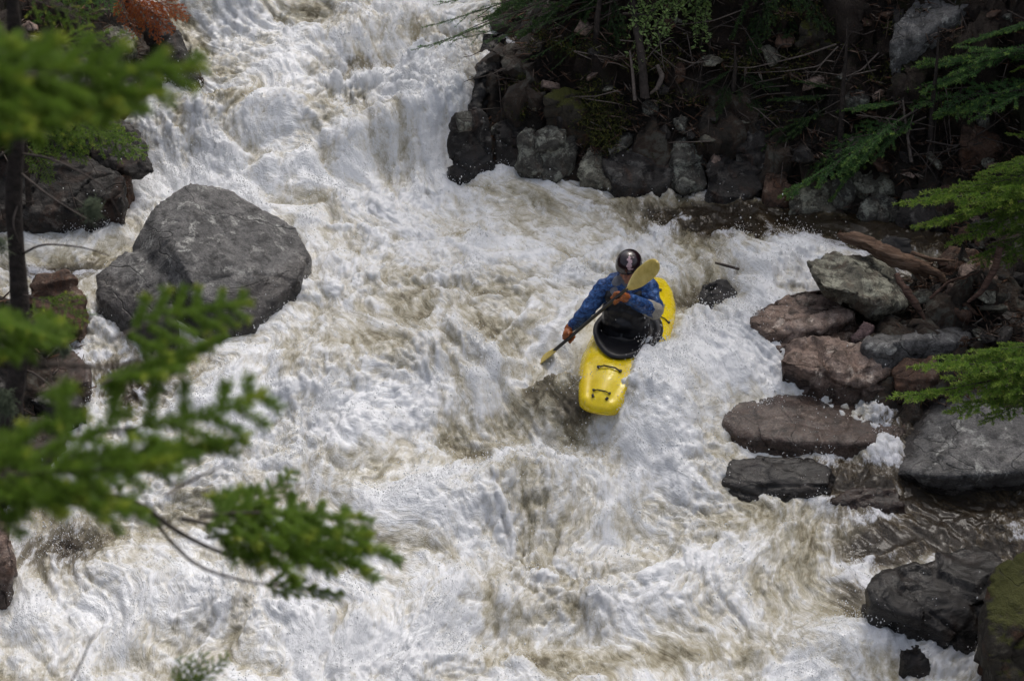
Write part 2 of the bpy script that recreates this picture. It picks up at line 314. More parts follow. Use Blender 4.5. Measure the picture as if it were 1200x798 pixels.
# calm wedges where the water is nearly flat
CALM = [(950, 262, .8, 1.1, .3, -5), (1060, 280, 1., .9, .35, 0), (1140, 590, .9, 1.0, .4, 0), (600, 255, .5, 1.3, .3, 0), (520, 300, .5, 1.2, .3, 0), (100, 300, .6, .9, .3, 0), (640, 420, .25, .5, .3, 0), (1050, 640, .6, .5, .25, 0)]
VEINS = [([(705, 335), (670, 370), (640, 400), (600, 425), (555, 445)], .05), ([(640, 350), (615, 375), (590, 400), (575, 425)], .05), ([(800, 262), (760, 285), (700, 300), (650, 330), (610, 345)], .09),
         ([(360, 262), (420, 275), (500, 280), (570, 300), (640, 300)], .07), ([(640, 400), (650, 440), (600, 455)], .05), ([(505, 330), (520, 360), (500, 385)], .05), ([(655, 500), (600, 540), (540, 575), (470, 600)], .10),
         ([(700, 520), (760, 560), (840, 590)], .08), ([(560, 540), (520, 560), (500, 600)], .07), ([(760, 690), (820, 660), (850, 640)], .07), ([(980, 690), (1020, 660), (1080, 645)], .05), ([(300, 95), (360, 110), (450, 100), (520, 80)], .09),
         ([(470, 75), (430, 100), (390, 110)], .05), ([(230, 640), (300, 620), (360, 640)], .06), ([(240, 480), (330, 470), (420, 480)], .08), ([(940, 290), (900, 340), (870, 400)], .10)]
crater = blobs(X, Y, CALM); turb = np.clip(1.0 - .75 * crater, .18, 1.3) * (1 + .25 * sstep(21, 22, Y))
hz = blobs(X, Y, HUMPS) * (.85 + .55 * sstep(21.2, 22, Y))
def billow(x, y, s): return np.abs(n2(x, y, s))
# churning: rounded lobes with sharp creases, drawn out along the current
wx = n2(X * 1.6, Y * 1.6, 20) * .22; wy = n2(X * 1.6, Y * 1.6, 21) * .22
wx2 = n2(X * 6, Y * 6, 22) * .05; wy2 = n2(X * 6, Y * 6, 23) * .05
b1 = billow((V_ + wx) * 1.25, (U_ + wy) * 1.0, 8); b2 = billow((V_ + wx + wx2) * 3.0, (U_ + wy + wy2) * 2.3, 9); b3 = billow((V_ + wx2) * 7, (U_ + wy2) * 5.2, 10)
b4 = billow((V_ + wx2) * 15, (U_ + wy2) * 11, 11); b5 = n2(X * 27, Y * 24, 12); b6 = billow(X * 34, Y * 32, 13)
patch = .35 + 1.3 * sstep(-.35, .45, n2(X * .9, Y * 1.1, 40)); hz = hz + turb * (.15 * (b1 - .2) + .085 * (b2 - .2) + patch * (.022 * (b3 - .2))) + (.022 * n2(V_ * 3.2, U_ * 2, 14) + .018 * (np.abs(n2((V_ + wx) * 6, (U_ + wy) * 4.2, 41)) - .2) + .012 * (np.abs(n2(V_ * 13 + b1, U_ * 9, 42)) - .2)) * crater.clip(0, 1) * 1.3
foam = .50 + blobs(X, Y, FOAM)
foam += .42 * (n2((V_ + wx) * 1.5, (U_ + wy) * .9, 15)) + .36 * n2((V_ + wx + wx2) * 4.2, (U_ + wy + wy2) * 2.4, 16) + .18 * n2((V_ + wx2) * 11, (U_ + wy2) * 6, 17) + .10 * n2(V_ * 26, U_ * 12, 18)
rid = 1 - np.abs(n2((V_ + wx + wx2) * 2.6, (U_ + wy + wy2) * 1.7, 19)) * 4.5; foam += .30 * np.clip(rid, 0, 1) ** 2
rid = 1 - np.abs(n2((V_ + wx2 * 2) * 6.4, (U_ + wy2 * 2) * 4.2, 24)) * 4; foam += .20 * np.clip(rid, 0, 1) ** 2
for q_, (sa, sb_, am) in enumerate(((7.5, 1.5, .20), (15, 2.8, .16))):
    rid = 1 - np.abs(n2((V_ + wx + wx2) * sa, (U_ + wy) * sb_, 95 + q_)) * 5.5; foam += am * np.clip(rid, 0, 1) ** 1.5 * sstep(-.3, .2, n2(X * 1.3, Y * 1.3, 98 + q_)); hz += .012 * np.clip(rid, 0, 1) * turb
wob = n2(X * 3, Y * 3, 25) * .10
for P, w in VEINS:
    P = [tuple(hit(*q)[:2]) for q in P]; dd = seg_dist(X + wob + wx2, Y + wob + wy2, P); g = np.exp(-(dd / w) ** 2); foam += .5 * g; hz += .035 * g
foam += .5 * (b1 - .22) * turb + .35 * (b2 - .2) * turb
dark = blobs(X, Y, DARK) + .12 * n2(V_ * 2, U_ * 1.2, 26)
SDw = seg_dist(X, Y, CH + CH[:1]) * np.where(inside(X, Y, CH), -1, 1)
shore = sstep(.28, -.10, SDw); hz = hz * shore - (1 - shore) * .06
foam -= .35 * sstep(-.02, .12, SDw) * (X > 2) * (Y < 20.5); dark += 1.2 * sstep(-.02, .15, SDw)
Zw = Wb(Y) + hz
# the kayak presses the water down under its hull
KL = np.array([735, 400.]); kc = hit(735, 392); yaw = math.radians(17)
hx, hy = -math.sin(yaw), -math.cos(yaw)
a = (X - kc[0]) * hx + (Y - kc[1]) * hy; c_ = -(X - kc[0]) * hy + (Y - kc[1]) * hx   # along the bow, to his right
nose = hit(700, 470)
cw = np.where(c_ > 0, .36 - .14 * sstep(.0, .5, a), .38); under = np.exp(-(np.abs(a / np.where(a > 0, .64, 1.15)) ** 4 + np.abs(c_ / cw) ** 4))
Kz = kc[2] - .10; rough_ = .05 * n2(X * 5, Y * 5, 91) + .03 * n2(X * 13, Y * 13, 92)
side = Kz + .285 - .075 * a - .10 * (c_ - .27) - .5 * np.maximum(c_ - .35, 0) ** 2 + rough_; ws = sstep(.16, .27, c_) * (1 - sstep(.55, 1.15, c_)) * sstep(-.05, .35, a) * (1 - sstep(.85, 1.5, a))
bowt = Kz + .125 + rough_ * .25 - .6 * np.maximum(a - .9, 0) - .12 * np.maximum(-c_ - .25, 0); wb_ = sstep(.80, .88, a) * (1 - sstep(.95, 1.5, a)) * (1 - sstep(.35, .95, np.abs(c_)))
Zw = np.minimum(Zw, Zw * (1 - under) + under * (Wb(Y) - .10 + .10 * np.clip(-a, -1, 1)))
for tg, w_ in ((side, ws), (bowt, wb_)): Zw = Zw + w_ * (np.maximum(tg, Zw) - Zw)
foam += .35 * ws + .12 * wb_ * (c_ > -.1)
def wh(x, y):
    i = int(np.clip(np.searchsorted(xs, x), 0, len(xs) - 1)); j = int(np.clip(np.searchsorted(ys, y), 0, len(ys) - 1)); return float(Zw[j, i])
G0 = np.stack([X, Y, Zw], -1); Zs = Zw.copy()
for _ in range(3): Zs[1:-1, 1:-1] = (Zs[1:-1, 1:-1] * 2 + Zs[:-2, 1:-1] + Zs[2:, 1:-1] + Zs[1:-1, :-2] + Zs[1:-1, 2:]) / 6
Ng = np.cross(np.gradient(np.stack([X, Y, Zs], -1), axis=1), np.gradient(np.stack([X, Y, Zs], -1), axis=0)); Ng /= np.linalg.norm(Ng, axis=-1, keepdims=True)
Pq = G0.reshape(-1, 3); wq = np.stack([n3(Pq * 3.1, 81), n3(Pq * 3.1, 82), n3(Pq * 3.1, 83)], 1) * .07; Pq2 = (Pq + wq) * np.array([1, .8, 1])
amp = (turb * patch * shore * (1 - .85 * under)).ravel()
e1 = np.abs(n3(Pq2 * 7.5, 84)); e2 = np.abs(n3(Pq2 * 16, 85)); e3 = n3(Pq2 * 34, 86)
fine = .024 * (e1 - .2) + .012 * (e2 - .2) + .007 * e3 + .026 * (np.abs(n2((V_ + wx) * 9, (U_ + wy) * 3.6, 88)) - .2).ravel() + .010 * (np.abs(n2((V_ + wx) * 22, (U_ + wy) * 9, 89)) - .2).ravel()
Pq = Pq + Ng.reshape(-1, 3) * (fine * amp)[:, None]; foam = foam + ((e1 - .2) * .5 + (e2 - .2) * .35).reshape(X.shape) * np.clip(turb, 0, 1)
me = npmesh('water', Pq, gridfaces(len(xs), len(ys)), 4)
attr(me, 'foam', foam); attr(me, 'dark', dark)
fv = me.attributes.new('flow', 'FLOAT_VECTOR', 'POINT'); fv.data.foreach_set('vector', np.stack([V_ + wx2 * .6, U_ + wy2 * .6, Zw], -1).astype(np.float32).ravel())
m, nt, b = newmat('white_water')
fa = N(nt, 'ShaderNodeAttribute', attribute_name='foam').outputs['Fac']; da = N(nt, 'ShaderNodeAttribute', attribute_name='dark').outputs['Fac']
fl = N(nt, 'ShaderNodeAttribute', attribute_name='flow').outputs['Vector']
s1 = noise(nt, mapping(nt, fl, (26, 10, 22)), 1, 6, .72, .6); s2 = noise(nt, mapping(nt, fl, (95, 42, 80)), 1, 5, .7, .4); s3 = noise(nt, mapping(nt, fl, (6.5, 4, 6)), 1, 7, .7, 1.2)
t = math_(nt, 'ADD', fa, math_(nt, 'MULTIPLY', math_(nt, 'SUBTRACT', s1, .5), 1.2))
t = math_(nt, 'ADD', t, math_(nt, 'MULTIPLY', math_(nt, 'SUBTRACT', s2, .5), .75))
t = math_(nt, 'ADD', t, math_(nt, 'MULTIPLY', math_(nt, 'SUBTRACT', s3, .5), .75))
tt = N(nt, 'ShaderNodeMapRange'); tt.inputs['From Min'].default_value = -.3; tt.inputs['From Max'].default_value = 1.3; nt.links.new(t, tt.inputs[0]); t = tt.outputs[0]
col = ramp(nt, t, [(.0, (.15, .125, .075)), (.16, (.30, .265, .175)), (.33, (.46, .425, .325)), (.50, (.64, .61, .535)), (.66, (.79, .785, .76)), (.88, (.91, .925, .95))])
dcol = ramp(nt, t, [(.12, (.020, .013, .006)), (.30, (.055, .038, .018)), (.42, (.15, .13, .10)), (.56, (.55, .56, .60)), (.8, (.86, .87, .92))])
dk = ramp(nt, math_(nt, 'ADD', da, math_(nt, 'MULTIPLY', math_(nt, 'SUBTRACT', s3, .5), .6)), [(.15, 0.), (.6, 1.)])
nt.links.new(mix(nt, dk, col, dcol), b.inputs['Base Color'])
nt.links.new(ramp(nt, t, [(.2, .08), (.5, .20), (.75, .40)]), b.inputs['Roughness'])
b.inputs['IOR'].default_value = 1.4; b.inputs['Coat Weight'].default_value = .5; b.inputs['Coat Roughness'].default_value = .08; b.inputs['Coat IOR'].default_value = 1.33
h = math_(nt, 'ADD', math_(nt, 'MULTIPLY', s1, .55), math_(nt, 'MULTIPLY', s2, .18)); h = math_(nt, 'ADD', h, math_(nt, 'MULTIPLY', s3, .9))
nt.links.new(bump(nt, h, .75, .05), b.inputs['Normal']); M['water'] = m
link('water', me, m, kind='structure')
# spray thrown up off the broken water
rs = np.random.RandomState(5)
w = np.clip(foam - .35, 0, 1) * turb ** 2 * (Zw > Wb(Y) - .05) * ((X > -5.3) & (X < 5.8) & (Y > 14.3) & (Y < 25.3)) * (~(crater > .8)) * inside(X, Y, CH)
gx, gy = np.gradient(Zw); w = w * (.25 + np.clip(b1 + b2 + b3 - .45, 0, 1) * 2) + 0
clump = np.clip(n2(X * 2.2, Y * 2.2, 30) + .15, 0, 1) + np.clip(n2(X * 7, Y * 7, 31), 0, 1); w = w * (clump + .05) ** 1.5
w += inside(X, Y, CH) * (blobs(X, Y, [(520, 150, 1.4, .35, .5, 20), (575, 195, .8, .3, .1, 0), (530, 100, .6, .3, .3, 0), (870, 360, .6, .3, .5, 30), (930, 290, .7, .2, .2, 0), (820, 400, .8, .2, .3, 0), (735, 470, 1.6, .25, .12, 0), (690, 480, 1.4, .3, .08, 0), (770, 440, 1.0, .15, .3, 0), (850, 230, .3, .5, .1, 0), (1020, 755, .8, .4, .2, 0), (210, 130, .6, .4, .4, 0), (620, 565, .8, .8, .2, 18), (60, 620, .8, .4, .4, 0), (300, 375, .6, .3, .1, 0), (170, 210, .5, .2, .2, 0), (780, 560, .4, .6, .4, 0)])) * .5 * (Y > 14.3)
w = w.ravel(); ND = 100000
idx = rs.choice(len(w), ND, p=w / w.sum())
P0 = np.stack([X.ravel()[idx], Y.ravel()[idx], Zw.ravel()[idx]], 1) + rs.randn(ND, 3) * .02
P0[:, 2] += rs.exponential(.016, ND) * (1 + 5.0 * (rs.rand(ND) < .18)) ; sz = np.clip(rs.lognormal(math.log(.0028), .45, ND), .001, .009)
O = np.array([[1, 0, 0], [-1, 0, 0], [0, 1, 0], [0, -1, 0], [0, 0, 1], [0, 0, -1.]]); OT = np.array([[0, 2, 4], [2, 1, 4], [1, 3, 4], [3, 0, 4], [2, 0, 5], [1, 2, 5], [3, 1, 5], [0, 3, 5]])
st = np.stack([np.ones(ND), .8 + rs.rand(ND) * .6, .9 + rs.rand(ND) * 1.2], 1)
V = P0[:, None, :] + O[None] * (sz[:, None, None] * st[:, None, :]); T = (OT[None] + (np.arange(ND) * 6)[:, None, None]).reshape(-1, 3)
M['spray'] = simple('spray_drops', (.85, .86, .88), .15, spec=.6)
link('spray', npmesh('spray', V.reshape(-1, 3), T, 3), M['spray'], kind='stuff', label='white droplets of spray flying above the broken water', cat='spray')
# ------------------------------------------------------------------ rocks
def finish_rock(name, V, mat, voxel=.03, rough=.05, seed=0, flat=.0, sm=.0, **k):
    """closed lump from a cloud of corner points: hull, remesh, weathering"""
    c = V.mean(0); bm = bmesh.new(); facet = k.pop('facet', 0); grow = k.pop('grow', 1.06); extra = k.pop('extra', None)
    for A in [V] + ([extra] if extra is not None else []):
        m_ = A.mean(0); b2 = bmesh.new()
        for v in A: b2.verts.new((v - m_) * grow + m_ - c)
        r = bmesh.ops.convex_hull(b2, input=b2.verts)
        bmesh.ops.delete(b2, geom=list({g for g in r['geom_interior'] + r['geom_unused'] if isinstance(g, bmesh.types.BMVert)}), context='VERTS')
        t2 = bpy.data.meshes.new('t'); b2.to_mesh(t2); b2.free(); bm.from_mesh(t2); bpy.data.meshes.remove(t2)
    me = bpy.data.meshes.new('t'); bm.to_mesh(me); bm.free()
    o = bpy.data.objects.new('t', me); COL.objects.link(o)
    md = o.modifiers.new('r', 'REMESH'); md.mode = 'VOXEL'; md.voxel_size = voxel
    if sm: s = o.modifiers.new('s', 'SMOOTH'); s.factor = .5; s.iterations = int(4 * sm)
    me2 = evalmesh(o); bpy.data.objects.remove(o); n = len(me2.vertices)
    P = np.empty(n * 3); me2.vertices.foreach_get('co', P); P = P.reshape(-1, 3)
    Nn = np.empty(n * 3); me2.vertices.foreach_get('normal', Nn); Nn = Nn.reshape(-1, 3)
    size = np.ptp(P, axis=0).max(); a = rough * min(1.2, size) * 1.3; q = P + seed * 3.1
    tilt = Euler((.5 + seed, .3, seed)).to_matrix(); R = np.array(tilt); qs = q @ R.T
    if facet:
        rf = np.random.RandomState(int(seed * 977) % 99991)
        for _ in range(7):
            nn = rf.randn(3) * [1, 1, .9]; nn /= np.linalg.norm(nn); pr = P @ nn; hh = pr.max() * rf.uniform(.86, .98) * facet + pr.max() * (1 - facet); over = np.maximum(pr - hh, 0); P = P - over[:, None] * nn
    st = qs * np.array([1, 1, 4.])
    d = .50 * n3(q * 1.6 / max(size, .5), seed) + .30 * n3(q * 4.2, seed + 1) + .22 * n3(st * 1.8, seed + 2) + .20 * n3(q * 9, seed + 3) + .14 * n3(q * 20, seed + 4) + .08 * n3(q * 45, seed + 5)
    # chipped facets: flat-topped cells of random height
    cellp = q * 2.4 + .35 * np.stack([n3(q * 3, seed + 7), n3(q * 3, seed + 8), n3(q * 3, seed + 9)], 1); rc = np.random.RandomState(int(seed * 100) % 9999); sites = rc.uniform(cellp.min(0), cellp.max(0), (26, 3)); val = rc.uniform(-1, 1, 26)
    dist = ((cellp[:, None, :] - sites[None]) ** 2).sum(2); d += (.0 if sm > 2 else .55) * val[dist.argmin(1)]
    ck = np.abs(n3(st * .8, seed + 6)); d -= .5 * np.exp(-(ck / .02) ** 2)
    P = P + Nn * (d * a)[:, None]
    me2.vertices.foreach_set('co', P.astype(np.float32).ravel())
    W = P + c; hgt = W[:, 2] - Wb(W[:, 1]); attr(me2, 'wet', np.clip(1 - (hgt - k.pop('wet', .05)) / .17, 0, 1)); me2.update()
    o = link(name, me2, M[mat], **k); o.location = c; return o
ROCKGROUPS = dict(r='rocks piled along the right shore', b='rocks at the foot of the steep bank', l='rocks of the left bank')
def rock(pts, base, mat, label, group=None, drop=None, shrink=.9, y0=None, name='rock', cat='rock', dz=0, **k):
    """corner points (pixel x, pixel y, metres behind the waterline) plus their feet below the water"""
    if y0 is None: y0 = hit(*base)[1]
    else: y0 = min(y0, bank_y(np.mean([p[0] for p in pts]), max(p[1] for p in pts)) - .04)
    A = np.array([at(px, py, y0 + dy) for px, py, dy in pts]); A[:, 2] += dz
    B = A.copy(); ce = A.mean(0)
    B[:, 2] = np.minimum(Wb(B[:, 1]) - .45, A[:, 2] - .1) if drop is None else A[:, 2] - drop
    B[:, :2] = ce[:2] + (B[:, :2] - ce[:2]) * shrink
    global _rk; _rk = globals().get('_rk', 0) + 1
    return finish_rock(name, np.concatenate([A, B]), mat, seed=_rk * .37, label=label, cat=cat, group=group, **k)
_y = hit(235, 385)[1]; lump = np.array([at(px, py, _y + dy) for px, py, dy in [(110, 320, .5), (116, 350, .2), (148, 290, .75), (172, 300, .6), (192, 325, .25), (205, 352, .0), (212, 378, -.2), (185, 388, -.18), (150, 376, -.05)]])
lump = np.concatenate([lump, lump * [1, 1, 0] + [0, 0, Wb(_y) - .45]])
rock([(153, 287, .85), (177, 246, 1.0), (203, 227, 1.15), (224, 215, 1.2), (262, 221, 1.35), (300, 243, 1.3), (347, 266, 1.15), (364, 298, .85), (352, 325, .5), (318, 352, .2), (298, 380, -.05), (245, 392, -.12), (162, 330, .45), (207, 296, .30), (232, 345, .0)],
     (235, 385), 'grey', 'huge grey boulder with a cracked sloping top, standing in the rapids on the left', voxel=.026, rough=.022, name='boulder', cat='boulder', shrink=1.0, wet=.16, facet=0, extra=lump, grow=1.0)
g = ROCKGROUPS['r']
rock([(948, 307, .5), (974, 299, .75), (1020, 297, .9), (1046, 314, .9), (1068, 356, .35), (1030, 358, .1), (1004, 342, .05), (966, 336, .05)], (1000, 398), 'olive', 'flat grey-green lichened slab propped over a dark hollow, highest of the right shore pile', g, drop=.16, voxel=.022, rough=.045, shrink=.8, dz=.0)
rock([(883, 378, .1), (887, 362, .25), (925, 343, .55), (967, 334, .7), (998, 346, .6), (1004, 368, .35), (957, 384, .05), (903, 392, -.02), (938, 364, .3)], (900, 413), 'brown', 'brown angular block jutting farthest into the white water', g, drop=.34, voxel=.019, rough=.05, shrink=.98)
rock([(909, 403, .0), (940, 388, .3), (971, 377, .5), (1006, 376, .55), (995, 398, .15), (972, 408, .0), (915, 412, -.05)], (915, 421), 'brown', 'thin tan slab lying between the jutting brown block and the split wedge', g, drop=.14, voxel=.02, rough=.035)
rock([(996, 394, .05), (1012, 376, .12), (1025, 381, .12), (1010, 405, 0), (1001, 409, 0)], (1005, 418), 'pink', 'small pinkish pointed stone standing upright on the tan slab', g, drop=.1, voxel=.012, rough=.03)
rock([(916, 422, .05), (934, 406, .28), (955, 401, .34), (988, 402, .34), (1008, 405, .32), (1034, 410, .3), (1054, 420, .3), (1040, 440, .05), (1016, 450, -.05), (981, 446, -.08), (950, 440, -.02)], (990, 463), 'brown', 'split brown wedge rock with a sunlit top and black shaded end', g, drop=.30, voxel=.018, rough=.05, shrink=.97)
rock([(1016, 404, .0), (1030, 391, .3), (1065, 380, .5), (1130, 372, .7), (1171, 360, 1.0), (1215, 355, 1.1), (1225, 392, .5), (1150, 400, .2), (1111, 402, .05), (1065, 397, 0), (1034, 414, -.1)], (1090, 437), 'grey', 'long flat grey slab reaching back from the split wedge towards the right edge', g, drop=.3, voxel=.028, rough=.04, shrink=.96)
rock([(852, 494, .1), (858, 476, .4), (887, 455, .7), (918, 440, .9), (962, 438, .95), (1012, 464, .75), (1056, 484, .5), (1064, 498, .25), (1040, 515, .0), (990, 520, -.1), (930, 518, -.15), (870, 512, -.05), (920, 475, .3)], (940, 522), 'brown', 'big smooth wet purple-brown boulder with black spots beside the white water', g, name='boulder', cat='boulder', voxel=.025, rough=.028, wet=.45, shrink=1, sm=2.2, grow=1.07)
rock([(1051, 552, .15), (1056, 530, .4), (1067, 508, .6), (1078, 488, .8), (1111, 452, 1.0), (1157, 440, 1.1), (1230, 430, 1.2), (1260, 520, .2), (1230, 548, .0), (1160, 554, -.1), (1100, 556, -.1), (1130, 500, .35)], (1120, 575), 'grey', 'very large speckled grey boulder undercut in black shadow at the right edge', g, name='boulder', cat='boulder', drop=.35, voxel=.028, rough=.03, shrink=.7, sm=2.2, wet=-.02, grow=1.08)
rock([(852, 565, .05), (860, 543, .25), (897, 537, .3), (945, 541, .3), (969, 552, .2), (966, 568, .02), (930, 580, -.05), (870, 588, -.05)], (910, 588), 'dark', 'low wet dark rock lying in the foam below the smooth brown boulder', g, voxel=.02, rough=.035, wet=.5, shrink=1.02, sm=2, grow=1.12)
rock([(972, 585, .05), (1000, 571, .15), (1045, 572, .15), (1062, 590, .0), (1010, 602, -.05)], (1015, 604), 'rusty', 'flat brown stone barely showing above the shallow tea-coloured water', g, voxel=.02, rough=.03, wet=.9, dz=-.02)
rock([(1022, 690, .2), (1045, 678, .4), (1075, 670, .5), (1139, 650, .7), (1160, 662, .6), (1172, 700, .2), (1150, 740, .0), (1110, 745, -.1), (1066, 722, -.05), (1030, 712, .05)], (1095, 757), 'dark', 'black angular rock with a glinting top at the lower right, water pouring round it', g, voxel=.022, rough=.05, wet=.6, grow=1.12)
rock([(1053, 762, .0), (1075, 755, .05), (1090, 775, .0), (1088, 789, -.05), (1060, 785, -.05)], (1075, 790), 'dark', 'small black stone breaking the foam below the black angular rock', g, voxel=.015, rough=.04, wet=.6)
rock([(1158, 700, .3), (1167, 672, .5), (1190, 655, .7), (1240, 640, .9), (1260, 740, .2), (1220, 820, -.1), (1165, 800, -.05), (1160, 740, .1)], (1180, 830), 'mossy', 'dark rock capped with yellow-green moss in the bottom right corner', g, voxel=.025, rough=.05, wet=-.3)
rock([(1097, 300, .1), (1115, 290, .2), (1150, 297, .3), (1163, 312, .2), (1140, 328, .0), (1106, 326, .0)], (1130, 345), 'rusty', 'orange-brown block behind the broken driftwood ends', g, drop=.25, voxel=.02, rough=.05)
rock([(1103, 350, .1), (1110, 332, .15), (1128, 337, .15), (1134, 366, .0), (1112, 374, 0)], (1120, 385), 'brown', 'small upright brown block under the tip of the driftwood log', g, drop=.2, voxel=.016, rough=.05)
rock([(1136, 262, .05), (1150, 255, .15), (1178, 257, .15), (1182, 270, .0), (1150, 275, 0)], (1160, 285), 'pale', 'pale flat stone under the fir boughs near the right edge', g, drop=.12, voxel=.016, rough=.05)
rock([(1068, 385, .0), (1085, 372, .2), (1110, 372, .2), (1120, 385, .0)], (1095, 400), 'dark', 'small dark stone tucked against the back of the flat grey slab', g, drop=.15, voxel=.016, rough=.05)
rock([(1045, 432, .1), (1060, 420, .2), (1095, 418, .2), (1098, 440, .0), (1080, 455, -.05), (1050, 452, -.05)], (1075, 470), 'rusty', 'rust-brown stone in the shaded gap under the long grey slab', g, drop=.2, voxel=.018, rough=.05)
rock([(1025, 290, 0), (1040, 275, .1), (1066, 280, .1), (1072, 298, 0)], (1050, 305), 'dark', 'dark stone at the water edge behind the driftwood log', g, drop=.15, voxel=.016, rough=.05, wet=.2)
rock([(818, 346, 0), (826, 322, .15), (850, 314, .2), (862, 330, .1), (850, 350, -.02)], (840, 352), 'dark', 'sunken dark rock veiled by the pour-over behind the kayak', g, voxel=.02, rough=.05, wet=.9, dz=-.12)
g = ROCKGROUPS['b']
def brk(P, base, mat, label, **k):
    return rock(P, base, mat, label, g, voxel=k.pop('voxel', .022), rough=k.pop('rough', .055), wet=k.pop('wet', -.08), **k)
brk([(524, 170, .1), (534, 138, .2), (560, 134, .3), (575, 155, .25), (579, 188, .05), (556, 200, -.05), (529, 196, -.03)], (556, 208), 'dark', 'dark rounded rock with a tan cap at the foot of the falls', wet=.1)
brk([(534, 140, .05), (537, 134, .12), (552, 134, .15), (554, 148, .02), (538, 150, .0)], (556, 206), 'pale', 'tan cap stone sitting on the dark rounded rock by the falls', drop=.08, voxel=.012, rough=.03, dz=.03)
brk([(578, 165, .1), (592, 143, .3), (613, 140, .35), (616, 165, .15), (606, 192, .0), (582, 190, .0)], (595, 198), 'dark', 'black wet block second from the falls along the bank foot')
brk([(606, 165, .1), (612, 152, .2), (628, 147, .25), (636, 175, .1), (634, 205, -.02), (610, 204, .0)], (622, 212), 'pale', 'narrow mottled block between the black wet block and the pale square one')
brk([(630, 165, .15), (633, 158, .25), (650, 149, .35), (675, 160, .3), (674, 192, .1), (655, 208, -.02), (634, 205, .0), (652, 170, .1)], (652, 216), 'pale', 'palest square block of the bank foot with a light lichened face')
brk([(677, 194, .1), (692, 176, .25), (708, 179, .25), (719, 199, .1), (718, 216, -.02), (680, 212, .0)], (700, 222), 'olive', 'low lichened lump right of the palest square block')
brk([(706, 186, .2), (741, 153, .6), (767, 137, .8), (781, 147, .7), (790, 200, .1), (782, 220, .0), (730, 220, -.05), (712, 200, .1)], (760, 227), 'dark', 'big dark slab whose pale ridge slants up to the right', rough=.045)
brk([(712, 176, .25), (741, 152, .55), (767, 136, .75), (770, 142, .65), (745, 160, .42), (715, 184, .15)], (760, 227), 'pale', 'pale slanting ledge lying along the top of the big dark slab', drop=.07, voxel=.014, rough=.03, dz=.035)
brk([(786, 214, .05), (793, 170, .3), (808, 160, .4), (824, 190, .25), (829, 220, .0), (800, 222, -.03)], (805, 228), 'pale', 'tall streaked rock with a pale face right of the big dark slab')
brk([(828, 222, .05), (832, 190, .3), (860, 172, .5), (885, 188, .4), (892, 222, .1), (870, 232, -.02), (840, 230, -.03)], (860, 240), 'dark', 'broad dark rock with rusty stains above the still dark water')
brk([(862, 180, .3), (868, 140, .6), (895, 125, .7), (920, 150, .6), (915, 190, .3)], (880, 240), 'dark', 'dark rock set high in the bank behind the drooping fir bough', drop=.6)
brk([(926, 240, .0), (932, 222, .2), (948, 208, .3), (975, 215, .3), (990, 232, .1), (975, 248, -.02), (940, 246, -.03)], (960, 252), 'olive', 'lichened grey block at the waterline below the drooping fir bough')
brk([(974, 222, .05), (976, 209, .15), (1000, 208, .2), (1003, 222, .08), (998, 230, .02), (978, 232, .0)], (985, 250), 'pale', 'small clean-edged grey block resting above the lichened grey one', drop=.15, voxel=.015, rough=.03)
brk([(1005, 248, .0), (1008, 236, .1), (1030, 228, .2), (1052, 240, .15), (1056, 256, .0), (1020, 260, -.03)], (1030, 264), 'pale', 'flat pale-topped rock where the bank foot meets the inlet')
brk([(1052, 250, .1), (1060, 228, .3), (1090, 222, .4), (1112, 240, .3), (1110, 266, .05), (1070, 266, .0)], (1085, 274), 'dark', 'dark lump under the light green fir spray at the inlet head')
brk([(893, 225, .05), (898, 200, .25), (918, 196, .3), (926, 222, .1), (922, 238, .0), (900, 238, .0)], (910, 244), 'rusty', 'rust-tinted block between the broad dark rock and the lichened one')
brk([(1000, 205, .1), (1015, 180, .3), (1045, 175, .4), (1060, 200, .2), (1050, 222, .0), (1010, 224, .0)], (1030, 262), 'olive', 'grey block half hidden behind the hanging fir branch', y0=22.3, drop=.4)
brk([(1046, 50, .0), (1052, 28, .15), (1071, 2, .4), (1100, -8, .5), (1150, -20, .6), (1162, 2, .4), (1132, 8, .2), (1104, 26, .1), (1080, 44, .0)], (1100, 60), 'grey', 'large light grey slab high on the bank at the top right', y0=24.6, drop=.3, wet=-9, rough=.04)
brk([(988, 116, .0), (996, 104, .1), (1008, 97, .15), (1020, 110, .08), (1018, 118, .0)], (1005, 130), 'pale', 'small pale pointed stone in the leaf litter halfway up the bank', y0=23.4, drop=.12, voxel=.014, wet=-9, rough=.03)
brk([(1128, 150, .0), (1140, 143, .15), (1165, 150, .2), (1178, 168, .1), (1172, 188, .0), (1135, 184, .0)], (1150, 190), 'rusty', 'orange-stained block with flat faces behind the twigs on the right bank', y0=22.2, drop=.35, voxel=.018, wet=-9)
brk([(1144, 125, .0), (1150, 116, .1), (1160, 120, .1), (1160, 138, .0), (1150, 142, .0)], (1150, 150), 'pale', 'narrow pale splinter of stone just above the orange-stained block', y0=22.4, drop=.15, voxel=.014, wet=-9, rough=.03)
brk([(752, 122, .0), (758, 116, .08), (772, 117, .08), (772, 126, .0), (758, 128, .0)], (760, 130), 'pale', 'small flat stone among the roots right of the bare trunk', y0=23.5, drop=.08, voxel=.014, wet=-9, rough=.03)
brk([(778, 84, .0), (785, 74, .1), (800, 72, .1), (804, 82, .0), (790, 88, .0)], (790, 90), 'rusty', 'reddish stone lodged in the earth near the willow shrub', y0=24.2, drop=.12, voxel=.014, wet=-9, rough=.03)
brk([(552, 110, .1), (560, 82, .3), (585, 70, .4), (600, 100, .3), (585, 130, .1), (560, 134, .0)], (575, 140), 'dark', 'glistening dark ledge beside the falls below the spruce twigs', y0=22.9, wet=.6, rough=.07)
